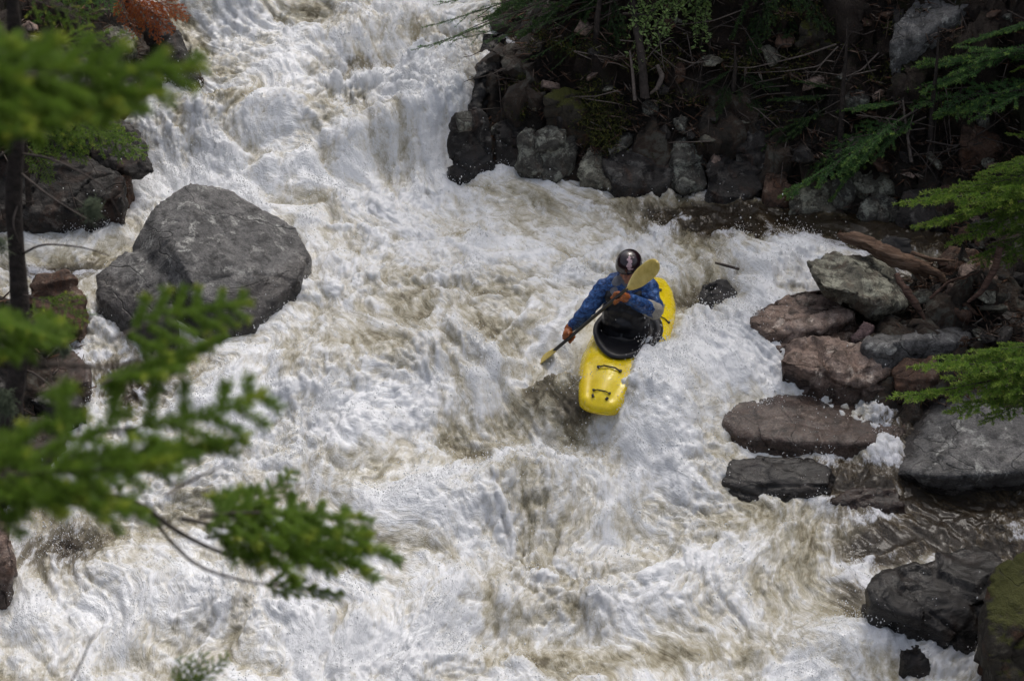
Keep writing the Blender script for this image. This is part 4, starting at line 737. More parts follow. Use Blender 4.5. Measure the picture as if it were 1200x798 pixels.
for r_, zz in ((.035, .004), (0, .016)):
    for k in range(15): t = math.radians(-62 + 124 * k / 14); vis.append(hp(-.005 + (.121 + r_ * math.cos(t)) * math.cos(t), .101 * math.sin(t), zz + .010))
mb.add(vis, [(j * 15 + k, j * 15 + k + 1, (j + 1) * 15 + k + 1, (j + 1) * 15 + k) for j in range(3) for k in range(14)])
vs = link('visor', mb.mesh('visor'), M['white']); vs.parent = he; vs.matrix_parent_inverse = Matrix.Translation(-Vector(pel))
sub('chin_strap', [hp(.02, .088, 0), hp(.035, .068, -.06), hp(.05, .03, -.112), hp(.052, 0, -.120), hp(.05, -.03, -.112), hp(.035, -.068, -.06), hp(.02, -.088, 0)], .007, 'cord', he)
# ------------------------------------------------------------------ paddle
pad = empty('paddle', H1, label='double bladed paddle with yellow blades and dark shaft held by the kayaker', cat='paddle')
Lh = np.linalg.norm(H2 - H1); E1 = H1 - sd_ * .24; E2 = H2 + sd_ * .20
def pchild(me, name, mat, **k):
    o = link(name, me, M[mat], **k); o.parent = pad; o.matrix_parent_inverse = Matrix.Translation(-Vector(H1)); return o
mb = MB(); mb.tube([E1, H1, H2, E2], .0155, 12); pchild(mb.mesh('shaft'), 'shaft', 'shaft')
m, nt, b = newmat('blade_yellow'); tc = N(nt, 'ShaderNodeTexCoord').outputs['Object']; nt.links.new(ramp(nt, noise(nt, tc, 9, 5, .6), [(.35, (.50, .37, .08)), (.65, (.72, .58, .18))]), b.inputs['Base Color']); b.inputs['Roughness'].default_value = .45; M['blade'] = m
def blade(E, d, L, W, nrm, name):
    side = np.cross(d, nrm); side /= np.linalg.norm(side); nrm = np.cross(side, d); V = []; n, mm = 22, 12
    pr = lambda t: (.18 + .82 * math.sin(min(1, t / .55) * PI / 2) ** .9) * (math.sqrt(max(0, 1 - ((t - .72) / .28) ** 2)) if t > .72 else 1)
    for sgn in (1, -1):
        for i in range(n):
            t = i / (n - 1); w_ = W * pr(t) * .5 + .004
            for j in range(mm):
                v = -1 + 2 * j / (mm - 1); V.append(E + d * (t * L) + side * (v * w_ + (.10 * W * t)) + nrm * (.03 * math.sin(t * 2.2) - .012 * v * v + sgn * (.0035 + .012 * max(0, 1 - t * 1.3) * math.exp(-(v * 2.5) ** 2)) * (1 - .6 * v * v)))
    Q = []
    for o_, fl_ in ((0, 0), (n * mm, 1)):
        for i in range(n - 1):
            for j in range(mm - 1):
                q = (o_ + i * mm + j, o_ + i * mm + j + 1, o_ + (i + 1) * mm + j + 1, o_ + (i + 1) * mm + j); Q.append(q[::-1] if fl_ else q)
    k2 = n * mm
    for i in range(n - 1):
        Q.append((i * mm, (i + 1) * mm, k2 + (i + 1) * mm, k2 + i * mm)); Q.append((i * mm + mm - 1, k2 + i * mm + mm - 1, k2 + (i + 1) * mm + mm - 1, (i + 1) * mm + mm - 1))
    for j in range(mm - 1): Q.append((j, k2 + j, k2 + j + 1, j + 1)); e = (n - 1) * mm; Q.append((e + j, e + j + 1, k2 + e + j + 1, k2 + e + j))
    mb = MB(); mb.add(V, Q); return pchild(mb.mesh(name), name, 'blade')
tocam = -FWD
blade(E2 - sd_ * .03, sd_, .48, .15, tocam + np.array([.1, 0, .5]), 'blade')
blade(E1 + sd_ * .03, -sd_, .44, .19, tocam * .5 + np.array([.1, 0, 1.2]), 'blade')
# ------------------------------------------------------------------ conifers, shrubs, dead wood
def leafmat(name, dark, light, tip, rough=.55):
    m, nt, b = newmat(name); tc = N(nt, 'ShaderNodeTexCoord').outputs['Object']
    c = ramp(nt, noise(nt, tc, 5, 4, .6), [(.35, dark), (.65, light)])
    a = N(nt, 'ShaderNodeAttribute', attribute_name='tip').outputs['Fac']
    nt.links.new(mix(nt, a, c, tip), b.inputs['Base Color']); b.inputs['Roughness'].default_value = rough; b.inputs['Specular IOR Level'].default_value = .3
    tr = N(nt, 'ShaderNodeBsdfTranslucent'); nt.links.new(mix(nt, a, c, tip), tr.inputs['Color']); ms = N(nt, 'ShaderNodeMixShader'); ms.inputs[0].default_value = .42
    nt.links.new(b.outputs[0], ms.inputs[1]); nt.links.new(tr.outputs[0], ms.inputs[2]); nt.links.new(ms.outputs[0], nt.nodes['Material Output'].inputs[0]); M[name] = m
leafmat('needle_near', (.11, .195, .024), (.20, .32, .042), (.62, .66, .09))
leafmat('needle_fir', (.08, .18, .07), (.13, .26, .08), (.30, .44, .09))
leafmat('needle_light', (.10, .19, .032), (.165, .28, .045), (.34, .42, .075))
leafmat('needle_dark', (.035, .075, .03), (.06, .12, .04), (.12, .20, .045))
leafmat('needle_dead', (.28, .07, .02), (.50, .14, .03), (.6, .25, .05))
leafmat('willow_leaf', (.20, .32, .10), (.32, .48, .15), (.46, .6, .24))
M['bark'] = simple('bark', (.040, .030, .025), .8, .5, 30, .8, .02)
M['twig'] = simple('twig_bark', (.055, .042, .035), .75, .4, 30, .4, .01)
M['deadtwig'] = simple('grey_dead_wood', (.13, .105, .09), .8, .4, 30, .4, .01)
def wood(name, c1, c2, c3):
    m, nt, b = newmat(name); tc = N(nt, 'ShaderNodeTexCoord').outputs['Object']; g = noise(nt, mapping(nt, tc, (3, 8, 60)), 1, 8, .75, .4)
    nt.links.new(ramp(nt, g, [(.35, c1), (.52, c2), (.68, c3)]), b.inputs['Base Color']); b.inputs['Roughness'].default_value = .75; nt.links.new(bump(nt, g, 1., .05), b.inputs['Normal']); M[name] = m
wood('drift', (.05, .028, .018), (.20, .115, .07), (.32, .24, .18))
wood('driftdark', (.03, .016, .012), (.13, .065, .045), (.24, .17, .14))
M['lichen'] = simple('beard_lichen', (.12, .15, .09), .9, .3, 30)
def conifer(seed, L=1.0, spread=.42, nl=.022, nw=.0016, dens=900, sub=True, droop=.12, step=.055, thick=.010, tipl=.35, fore=1.0, flat=.35, start=.12):
    """a bough along +x: limb, side shoots, their shoots, needles all round every shoot"""
    rs = np.random.RandomState(seed); W = MB(); segs = []
    n = 14; t = np.linspace(0, 1, n); ax = np.stack([t * L, .03 * L * np.sin(t * 4 + seed), -droop * L * t ** 1.6 + .05 * L * t ** 4], 1)
    W.tube(ax, thick * (1 - .85 * t), 6); segs.append((ax[int(n * .45):], .6))
    x = start * L; side = 1
    while x < L * .985:
        f = x / L; base = np.array([np.interp(f, t, ax[:, k]) for k in range(3)]); side = -side
        ln = spread * L * (1 - f) ** .75 * rs.uniform(.7, 1.1) * (0.35 + .65 * min(1, (f + .15) / .35)) + .04 * fore
        an = math.radians(rs.uniform(42, 62)); d = np.array([math.cos(an), side * math.sin(an), rs.uniform(-.25, .15)])
        q = np.linspace(0, 1, 7)[:, None]; P = base + d * ln * q + np.array([.22 * ln, 0, -.10 * ln]) * q ** 2
        W.tube(P, np.linspace(thick * .35, thick * .12, 7), 4, cap=False); segs.append((P, .5))
        if sub and ln > .12:
            y = .18 * ln + .02; s2 = 1
            while y < ln * .95:
                g = y / ln; b0 = P[0] + (P[-1] - P[0]) * g; s2 = -s2; l2 = (ln * .42 * (1 - g) + .025) * rs.uniform(.7, 1.1)
                a2 = math.radians(48) * s2; dd = P[-1] - P[0]; dd /= np.linalg.norm(dd)
                d2 = np.array([dd[0] * math.cos(a2) - dd[1] * math.sin(a2), dd[0] * math.sin(a2) + dd[1] * math.cos(a2), dd[2] + rs.uniform(-.2, .2)])
                P2 = b0 + d2 * l2 * np.linspace(0, 1, 4)[:, None]; segs.append((P2, 1.0)); W.tube(P2, np.linspace(thick * .14, thick * .08, 4), 3, cap=False)
                y += step * rs.uniform(.7, 1.3)
        x += step * rs.uniform(.6, 1.2)
    A = []; D = []; TP = []
    for P, age in segs:
        dl = np.linalg.norm(np.diff(P, axis=0), axis=1); tot = dl.sum(); k = max(4, int(tot * dens)); u = rs.rand(k); cum = np.concatenate([[0], np.cumsum(dl)]) / tot
        A.append(np.stack([np.interp(u, cum, P[:, j]) for j in range(3)], 1)); dd = (P[-1] - P[0]) / (np.linalg.norm(P[-1] - P[0]) + 1e-9)
        D.append(np.repeat(dd[None], k, 0)); TP.append(np.clip((u - .72) / .28, 0, 1) * age * (rs.rand() < tipl * 2) * rs.uniform(.5, 1.2))
    A = np.concatenate(A); D = np.concatenate(D); TP = np.clip(np.concatenate(TP), 0, 1); k = len(A)
    r = rs.randn(k, 3); r[:, 2] *= (1 - flat); r -= D * (r * D).sum(1)[:, None]; r /= np.linalg.norm(r, axis=1)[:, None] + 1e-9
    dirn = D * .62 + r * .9 + np.array([0, 0, .18]); dirn /= np.linalg.norm(dirn, axis=1)[:, None]; ln = nl * rs.uniform(.7, 1.15, k)[:, None]
    s = np.cross(dirn, rs.randn(k, 3)); s /= np.linalg.norm(s, axis=1)[:, None] + 1e-9
    V = np.stack([A - s * nw * .5, A + s * nw * .5, A + dirn * ln * .6 + s * nw * .55, A + dirn * ln, A + dirn * ln * .6 - s * nw * .55], 1).reshape(-1, 3)
    b = (np.arange(k) * 5)[:, None]; T = np.concatenate([b + [0, 1, 2], b + [0, 2, 4], b + [4, 2, 3]])
    nm = npmesh('needles', V, T, 3); attr(nm, 'tip', np.repeat(TP, 5)); return W.mesh('branch'), nm
def put(parent, wood, needles, mat, a, b, roll=0, name='branch', L=1.0, zup=None, wmat='twig'):
    """hang a bough between two world points"""
    a = Vector(a); b = Vector(b); d = b - a; q = d.to_track_quat('X', 'Z').to_matrix() @ Matrix.Rotation(roll, 3, 'X'); s = d.length / L
    o = bpy.data.objects.new(name, wood); COL.objects.link(o)
    if not wood.materials: wood.materials.append(M[wmat])
    M4 = Matrix.Translation(a) @ q.to_4x4() @ Matrix.Diagonal((s, s, s, 1)); o.parent = parent; o.matrix_parent_inverse = Matrix.Identity(4)
    o.matrix_basis = Matrix.Translation(-parent.location) @ M4
    n = bpy.data.objects.new('needles', needles); COL.objects.link(n); n.parent = o
    if not needles.materials: needles.materials.append(M[mat])
    n.material_slots[0].link = 'OBJECT'; n.material_slots[0].material = M[mat]
    return o
def A_(px, py, y): return at(px, py, y if y < 12.5 else min(y, bank_y(px, py) - .10))
# --- the fir right beside the viewpoint, out of focus: its trunk stands just outside the left edge
nf = empty('fir_tree', (-1.75, 4.0, ground(-1.75, 4.0)), label='blurred fir tree close to the viewer reaching its green boughs in from the left edge', cat='fir tree')
def trunk(parent, P, R, mat='bark', n=10, name='trunk'):
    P = np.array(P, float); t = np.linspace(0, len(P) - 1, len(P) * 5); C = np.stack([np.interp(t, range(len(P)), P[:, k]) for k in range(3)], 1)
    C[:, 0] += n2(C[:, 2] * 1.3, C[:, 2] * 0 + .5, 50) * .03; mb = MB(); mb.tube(C, np.interp(t, range(len(P)), R), n); me = mb.mesh('trunk')
    nn = len(me.vertices); V = np.empty(nn * 3); me.vertices.foreach_get('co', V); V = V.reshape(-1, 3)
    V += n3(V * 12, 3)[:, None] * max(R) * .12; me.vertices.foreach_set('co', V.astype(np.float32).ravel()); me.update()
    o = link(name, me, M[mat]); o.parent = parent; o.matrix_parent_inverse = Matrix.Translation(-Vector(parent.location)); return o
b0 = np.array(nf.location); trunk(nf, [b0 - [0, 0, .3], b0 + [0, .0, 1.5], b0 + [.03, 0, 4], b0 + [0, 0, 7]], [.11, .095, .07, .02])
NB = [conifer(100 + i, L=.62, spread=.24, nl=.027, nw=.0016, dens=3000, step=.050, thick=.0055, tipl=.3, start=.10, flat=.1) for i in range(4)]
def nb(i, a, b, roll=0): put(nf, *NB[i], 'needle_near', A_(*a), A_(*b), roll, L=.62)
nb(0, (-80, 105, 3.5), (243, 62, 3.7), .5); nb(1, (-90, 70, 3.5), (140, 110, 3.9), -.4); nb(2, (-60, 20, 3.7), (95, 60, 3.9), .3); nb(3, (-90, 150, 3.7), (110, 95, 4.1), .2); nb(1, (-60, 100, 3.6), (190, 100, 3.6), .9)
nb(1, (-110, 585, 3.9), (190, 520, 3.8), .5); nb(2, (-110, 560, 3.8), (150, 575, 4.0), -.4); nb(3, (-80, 520, 4.0), (180, 590, 4.1), .3); nb(0, (-60, 600, 3.9), (110, 560, 3.9), .1)
nb(2, (30, 540, 4.1), (315, 440, 4.6), .6); nb(3, (80, 545, 4.2), (270, 500, 4.6), -.3); nb(0, (130, 395, 4.4), (300, 345, 4.7), .7); nb(1, (120, 450, 4.3), (240, 385, 4.7), -.4); nb(2, (-40, 400, 4.2), (75, 360, 4.6), .5); nb(3, (-60, 350, 4.2), (60, 385, 4.4), .2)
nb(3, (215, 612, 4.9), (465, 630, 5.3), .35); nb(1, (235, 608, 4.9), (425, 588, 5.2), .3); nb(2, (270, 615, 5.0), (340, 545, 5.2), .2); nb(0, (240, 628, 5.0), (440, 612, 5.3), .2); nb(1, (330, 640, 5.1), (420, 655, 5.2), .1); nb(0, (222, 815, 5.2), (270, 766, 5.3), .9); nb(1, (215, 830, 5.2), (240, 764, 5.3), .6); nb(3, (205, 830, 5.2), (212, 768, 5.3), .4); nb(0, (300, 682, 5.1), (405, 690, 5.2), .1); nb(2, (222, 835, 5.2), (222, 768, 5.3), .2)

def limb(parent, pts, R, mat='twig', name='limb'):
    P = np.array([A_(*p) for p in pts]); t = np.linspace(0, len(P) - 1, len(P) * 5); C = np.stack([np.interp(t, range(len(P)), P[:, k]) for k in range(3)], 1)
    C[2:-2] = (C[:-4] + C[1:-3] + C[2:-2] + C[3:-1] + C[4:]) / 5; mb = MB(); mb.tube(C, np.interp(t, range(len(P)), R), 7); o = link(name, mb.mesh(name), M[mat])
    o.parent = parent; o.matrix_parent_inverse = Matrix.Translation(-Vector(parent.location)); return o
limb(nf, [(-90, 560, 3.8), (60, 570, 4.2), (160, 585, 4.8), (205, 622, 4.9), (262, 650, 5.0), (300, 655, 5.1)], [.012, .009, .007, .006, .005, .003])
limb(nf, [(170, 592, 4.8), (195, 630, 4.9), (232, 665, 5.0), (290, 682, 5.1), (340, 688, 5.2)], [.005, .0045, .004, .003, .002])
limb(nf, [(195, 580, 4.8), (225, 562, 4.9), (262, 545, 5.0)], [.004, .003, .0015])
limb(nf, [(80, 805, 5.0), (98, 770, 5.1), (108, 745, 5.1), (122, 735, 5.2)], [.003, .0025, .002, .001]); limb(nf, [(105, 752, 5.1), (98, 735, 5.1)], [.0015, .001])
limb(nf, [(-60, 430, 4.2), (60, 425, 4.4), (130, 432, 4.6), (180, 415, 4.6)], [.006, .005, .003, .002])
# --- the slim sapling whose bare trunk crosses the left of the picture
sp_ = empty('fir_sapling', (-2.35, 8.9, ground(-2.35, 8.9)), label='slim dark conifer with bare scaly trunk and lichen standing on the near left bank', cat='fir tree')
b1_ = np.array(sp_.location)
trunk(sp_, [b1_ - [0, 0, .2], A_(-60, 660, 9.0), A_(-14, 580, 9.1), A_(14, 500, 9.2), A_(22, 420, 9.25), A_(23, 330, 9.3), A_(20, 190, 9.3), A_(14, 20, 9.3), A_(8, -150, 9.3)], [.07, .06, .055, .048, .042, .038, .035, .03, .02])
SB = [conifer(200 + i, L=.8, spread=.36, nl=.02, nw=.0022, dens=700, step=.05, thick=.006, tipl=.3, start=.25) for i in range(3)]
def sb(i, a, b, roll=0, mat=None): put(sp_, *SB[i], 'needle_near', A_(*a), A_(*b), roll, L=.8)
sb(0, (20, 340, 9.3), (100, 372, 9.0), .4); sb(1, (20, 350, 9.3), (-60, 400, 9.0), 0); sb(2, (18, 120, 9.3), (130, 150, 9.0), .5); sb(1, (18, 60, 9.3), (150, 40, 9.2), .4); sb(0, (15, 20, 9.3), (-60, 90, 9.2)); sb(2, (12, 0, 9.3), (110, 12, 9.0), .7); sb(0, (16, 150, 9.3), (-50, 200, 9.2)); sb(1, (14, -60, 9.3), (120, -30, 9.1)); sb(2, (10, -90, 9.3), (-90, -20, 9.1))
for P in ([(22, 300, 9.3), (50, 285, 9.2), (100, 290, 9.1), (128, 300, 9.1)], [(20, 200, 9.3), (60, 232, 9.2), (110, 262, 9.1)], [(22, 235, 9.3), (14, 262, 9.2), (22, 285, 9.2)], [(22, 180, 9.3), (60, 185, 9.2), (120, 215, 9.1), (140, 250, 9.1)], [(22, 430, 9.3), (45, 440, 9.2), (68, 460, 9.1)], [(20, 170, 9.3), (-20, 195, 9.2)]): limb(sp_, P, [.006, .0045, .003, .002][:len(P)], 'twig', 'twig')
rs = np.random.RandomState(8)
for c0_, r0, n_ in (((108, 243, 8.2), .035, 260), ((75, 405, 8.5), .03, 160), ((6, 470, 9.0), .06, 340), ((30, 500, 9.1), .05, 260), ((2, 285, 8.6), .03, 120)):
    mb = MB(); c_0 = A_(*c0_)
    for i in range(n_):
        p = c_0 + np.clip(rs.randn(3), -1.3, 1.3) * r0 * [.35, .35, .6]; q = p + rs.randn(3) * .018 + [0, 0, -.02]; mb.tube([p, (p + q) / 2 + rs.randn(3) * .004, q], .0011, 3, cap=False)
    o = link('lichen', mb.mesh('lichen'), M['lichen']); o.parent = sp_; o.matrix_parent_inverse = Matrix.Translation(-Vector(sp_.location))
# --- big spruces of both banks: trunks up the slope, boughs drooping into the top of the view
BG = [conifer(300 + i, L=2.2, spread=.30, nl=.032, nw=.006, dens=170, step=.13, thick=.022, tipl=.3, droop=.30, start=.22, flat=.2) for i in range(3)]
def spruce(x, y, h, seed, label, mat, n=32, low=.9, group=None, reach=1.0, sector=None):
    rs = np.random.RandomState(seed); z0 = ground(x, y); t_ = empty('spruce_tree', (x, y, z0), label=label, cat='spruce tree', group=group)
    trunk(t_, [(x, y, z0 - .4), (x, y, z0 + .5), (x + rs.uniform(-.1, .1), y + rs.uniform(-.1, .1), z0 + h * .5), (x, y, z0 + h)], [.17, .13, .09, .015])
    for i in range(n):
        f = (i + rs.rand()) / n; z = z0 + low + (h - low) * f; a = i * 2.4 + rs.uniform(-.4, .4); L = (2.6 * (1 - f) ** .8 + .25) * reach * rs.uniform(.75, 1.1)
        if sector and f < .35: a = math.radians(rs.uniform(*sector))
        d = np.array([math.cos(a), math.sin(a), rs.uniform(-.25, .1) - .1 * (1 - f)]); p = np.array([x, y, z]); put(t_, *BG[rs.randint(3)], mat, p, p + d * L, rs.uniform(-.3, .3), L=2.2)
    return t_
gR = 'spruces rooted high on the right bank'; lR = 'dark spruce rooted above the steep right bank, only its drooping boughs in view'
for i, (x, y, h, lo) in enumerate([(1.55, 23.6, 10, 1.2), (3.1, 23.9, 11, 1.0), (4.7, 23.3, 9, 1.4), (6.3, 22.6, 10, 1.5), (2.3, 25.6, 12, 1.2), (5.6, 25.4, 12, 1.4), (7.6, 20.6, 9, 2.4), (.9, 26.4, 10, 1.5)]):
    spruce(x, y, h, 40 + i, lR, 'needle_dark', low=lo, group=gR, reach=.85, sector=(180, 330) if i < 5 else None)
gL = 'spruces rooted on the upper left bank'; lL = 'dark spruce standing behind the rocks of the upper left bank'
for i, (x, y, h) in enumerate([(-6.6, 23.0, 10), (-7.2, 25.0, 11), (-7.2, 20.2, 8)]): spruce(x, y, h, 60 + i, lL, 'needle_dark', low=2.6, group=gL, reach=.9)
# --- boughs and young firs one can tell apart
FB = [conifer(400 + i, L=1.3, spread=.36, nl=.028, nw=.0042, dens=520, step=.055, thick=.011, tipl=.5, droop=.16, start=.15) for i in range(4)]
def yfir(root, y, label, boughs, mat, cat='young fir', name='young_fir', hgt=1.0, group=None):
    r0 = A_(root[0], root[1], y); z0 = min(ground(r0[0], r0[1]), r0[2] - .1); t_ = empty(name, (r0[0], r0[1], z0), label=label, cat=cat, group=group)
    trunk(t_, [(r0[0], r0[1], z0 - .15), r0, r0 + [0.02, 0, hgt * .5], r0 + [0, 0, hgt]], [.035, .028, .018, .006])
    for k, (a, b, roll) in enumerate(boughs): put(t_, *FB[(k + int(root[0])) % 4], mat, A_(*a), A_(*b), roll, L=1.3)
    return t_
yfir((1090, 150), 21.9, 'drooping blue-green fir bough over the grey rocks right of the dark water', [((1090, 120, 21.9), (905, 212, 20.9), .3), ((1085, 135, 21.8), (935, 190, 21.2), -.3), ((1060, 120, 21.9), (960, 225, 21.0), .5), ((1085, 125, 21.9), (1010, 175, 21.4), .1), ((1090, 130, 21.9), (1140, 120, 21.3), .1), ((1070, 120, 22), (980, 120, 21.6), .2)], 'needle_fir')
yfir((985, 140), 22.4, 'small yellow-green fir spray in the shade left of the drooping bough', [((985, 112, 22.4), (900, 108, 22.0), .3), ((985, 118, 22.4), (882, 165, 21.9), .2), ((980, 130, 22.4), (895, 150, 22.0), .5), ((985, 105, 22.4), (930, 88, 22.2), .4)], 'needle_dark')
yfir((1255, 250), 19.2, 'bright green fir boughs reaching in at the right edge above the driftwood', [((1260, 215, 19.2), (1062, 212, 18.6), .3), ((1250, 220, 19.2), (1068, 240, 18.5), .5), ((1240, 230, 19.2), (1110, 268, 18.6), .3), ((1250, 240, 19.2), (1140, 295, 18.6), .1), ((1250, 180, 19.2), (1150, 190, 18.9), .3), ((1250, 260, 19.2), (1170, 300, 18.8), .0), ((1245, 200, 19.2), (1120, 205, 18.9), .0)], 'needle_light')
yfir((1270, 440), 16.4, 'lush green fir boughs hanging over the big speckled boulder at the right edge', [((1275, 425, 16.4), (1048, 438, 15.9), .4), ((1270, 420, 16.4), (1080, 405, 15.9), .3), ((1260, 440, 16.4), (1110, 462, 15.8), .2), ((1255, 430, 16.4), (1150, 480, 15.8), .2), ((1270, 400, 16.4), (1140, 395, 16.1), .4), ((1260, 410, 16.4), (1130, 420, 15.9), 0)], 'needle_light')
yfir((1240, 90), 21.5, 'sprig of light fir tips at the right edge high on the bank', [((1240, 60, 21.3), (1182, 78, 21.), .3), ((1240, 80, 21.3), (1176, 102, 21.), .4), ((1240, 160, 20.9), (1180, 150, 20.6), .2)], 'needle_light')
yfir((1230, 20), 21.9, 'dark feathery fir boughs crossing in front of the light grey slab at the top right', [((1250, 40, 21.9), (1040, 92, 21.5), .3), ((1250, 60, 21.9), (1060, 60, 21.5), .5), ((1250, 90, 21.9), (1090, 118, 21.5), .2), ((1230, 20, 21.9), (1120, 40, 21.6), .2), ((1250, 100, 21.9), (1060, 100, 21.2), -.2)], 'needle_fir')
yfir((30, 200), 20.6, 'green fir sprays drooping over the overhanging dark slab on the left', [((40, 128, 20.6), (170, 168, 20.1), .3), ((40, 120, 20.6), (150, 150, 20.2), .1), ((35, 140, 20.6), (120, 135, 20.3), .5), ((30, 150, 20.6), (100, 180, 20.1), .2), ((30, 170, 20.6), (60, 210, 20.2), .2)], 'needle_light')
yfir((85, -20), 23.0, 'green fir twigs in the top left corner above the dark rocks', [((85, -30, 23), (140, 10, 22.6), .3), ((80, -30, 23), (30, 20, 22.6), .3), ((85, -20, 23), (90, 30, 22.6), .2), ((80, -40, 23), (120, -2, 22.7), .1)], 'needle_fir')
yfir((150, 2), 24, 'dead conifer sprigs with rusty orange needles on the top left rock', [((140, -15, 21.8), (205, 32, 21.5), .3), ((140, -18, 21.8), (222, 12, 21.5), .3), ((140, -10, 21.8), (160, 44, 21.5), .2), ((150, -10, 21.8), (190, 46, 21.5), .2)], 'needle_dead', cat='dead sprigs', name='dead_fir', hgt=.3)
yfir((700, 20), 22.9, 'dark spruce boughs hanging at the top centre left of the pale shrub', [((720, -40, 22.8), (600, 30, 22.3), .3), ((715, -50, 22.8), (640, 60, 22.3), .2), ((720, -30, 22.8), (690, 90, 22.4), .2), ((715, -50, 22.8), (560, 5, 22.3), .4), ((700, -40, 22.8), (670, 20, 22.3), .5)], 'needle_dark', hgt=.4)
yfir((900, -20), 23.0, 'dark fir boughs hanging at the top edge right of the pale shrub', [((900, -50, 22.8), (845, 40, 22.3), .3), ((905, -50, 22.8), (930, 50, 22.3), .2), ((905, -40, 22.8), (985, 30, 22.4), .2), ((905, -50, 22.8), (870, 70, 22.4), .4), ((890, -50, 22.8), (800, 5, 22.4), .4)], 'needle_dark', hgt=.4)
yfir((860, 100), 22.9, 'young fir with olive sprays clinging to the shaded rock wall', [((860, 92, 22.8), (830, 140, 22.3), .3), ((860, 95, 22.8), (900, 135, 22.3), .2), ((860, 85, 22.8), (915, 100, 22.4), .2), ((862, 80, 22.8), (820, 100, 22.4), .2)], 'needle_dark', hgt=.4)
# spruce twigs reaching out over the falls
LB = [conifer(500 + i, L=1.6, spread=.22, nl=.02, nw=.0032, dens=330, step=.11, thick=.010, tipl=.2, droop=.10, start=.3, sub=False) for i in range(2)]
tw = empty('leaning_spruce', (1.05, 22.75, ground(1.05, 22.75)), label='thin spruce leaning from the bank with sparse twigs stretched over the falls', cat='spruce tree')
trunk(tw, [np.array(tw.location) - [0, 0, .3], np.array(tw.location) + [0, -.1, .6], A_(728, -60, 22.5), A_(715, -260, 22.4)], [.07, .06, .05, .02])
for k, (a, b, r_) in enumerate([((728, -30, 22.6), (478, 46, 22.0), .2), ((720, -40, 22.6), (492, 22, 22.0), .5), ((715, -60, 22.6), (505, -5, 22.1), .1), ((722, -10, 22.6), (520, 38, 22.1), -.3), ((725, 0, 22.6), (560, 42, 22.2), .3), ((728, 10, 22.6), (610, 66, 22.2), .2), ((725, 5, 22.6), (640, 80, 22.3), .2), ((728, -20, 22.6), (640, 30, 22.2), .2), ((728, -20, 22.6), (780, 60, 22.2), .2)]): put(tw, *LB[k % 2], 'needle_fir' if k < 3 else 'needle_fir', A_(*a), A_(*b), r_, L=1.6)
# --- willow-like shrub
ws = empty('willow_shrub', A_(790, 40, 22.9), label='pale green willow-like shrub hanging over the bank at the top centre', cat='shrub')
rs = np.random.RandomState(21); wood = MB(); V = []; k = 0
for i in range(46):
    a = A_(rs.uniform(770, 840), rs.uniform(-50, 0), 23); b = A_(rs.uniform(722, 835), rs.uniform(0, 62), 22.3)
    if i < 5: b = A_(rs.uniform(728, 750), rs.uniform(50, 84), 22.2)
    t = np.linspace(0, 1, 9)[:, None]; P = a + (b - a) * t + np.array([0, 0, .10]) * np.sin(t * PI); wood.tube(P, np.linspace(.006, .002, 9), 4, cap=False)
    for j in range(46):
        u = rs.uniform(.25, 1.02); p = P[0] + (P[-1] - P[0]) * u + [0, 0, .10 * math.sin(min(u, 1) * PI)]; d = rs.randn(3) * [1, 1, .6]; d[2] -= .1; d /= np.linalg.norm(d); s_ = np.cross(d, rs.randn(3)); s_ /= np.linalg.norm(s_); L_ = rs.uniform(.03, .065); w_ = L_ * .2; nn = np.cross(d, s_) * L_ * .1
        V += [p, p + d * L_ * .45 + s_ * w_ + nn, p + d * L_, p + d * L_ * .45 - s_ * w_ + nn]; k += 1
o = link('stem', wood.mesh('stem'), M['twig']); o.parent = ws; o.matrix_parent_inverse = Matrix.Translation(-ws.location)
b = (np.arange(k) * 4)[:, None]; lm = npmesh('leaves', V, np.concatenate([b + [0, 1, 2], b + [0, 2, 3]]), 3); attr(lm, 'tip', np.repeat(rs.rand(k) * .6, 4))
o = link('foliage', lm, M['willow_leaf'], smooth=False); o.parent = ws; o.matrix_parent_inverse = Matrix.Translation(-ws.location)
# --- bare trunks and roots on the dark bank
def deadwood(name, pts, R, label, cat, mat='deadtwig', forks=0, seed=0, group=None, n=9, rough=.0):
    P = np.array([A_(*p) for p in pts]); rs = np.random.RandomState(seed); t = np.linspace(0, len(P) - 1, len(P) * 8); C = np.stack([np.interp(t, range(len(P)), P[:, k]) for k in range(3)], 1)
    for _ in range(2): C[1:-1] = (C[:-2] + C[1:-1] * 2 + C[2:]) / 4
    RR = np.interp(t, range(len(P)), R); mb = MB(); mb.tube(C, RR, n)
    if rough: 
        q = mb.V[0]; q += (n3(q * np.array([3, 9, 22]), seed) * rough * .55 + n3(q * np.array([9, 20, 60]), seed + 1) * rough * .3)[:, None] * np.array([.5, .6, 1])
    for f in range(forks):
        i = rs.randint(len(C) // 4, len(C) - 3); d = (C[i + 1] - C[i]); d /= np.linalg.norm(d); d = d * .8 + rs.randn(3) * .5; L = rs.uniform(.15, .5) * np.linalg.norm(P[-1] - P[0]) * .6; u = np.linspace(0, 1, 7)[:, None]
        mb.tube(C[i] + d * L * u + rs.randn(3) * .05 * L * np.sin(u * 3), np.linspace(RR[i] * .6, .0012, 7), 4, cap=False)
    c0 = Vector(C[0]); o = link(name, mb.mesh(name), M[mat], label=label, cat=cat, group=group); me = o.data; me.transform(Matrix.Translation(-c0)); o.location = c0; return o
deadwood('dead_tree', [(756, 116, 23.0), (752, 70, 22.9), (744, 20, 22.8), (735, -60, 22.8)], [.045, .04, .04, .035], 'dark bare trunk rising behind the willow-like shrub', 'tree trunk', 'bark', rough=.02)
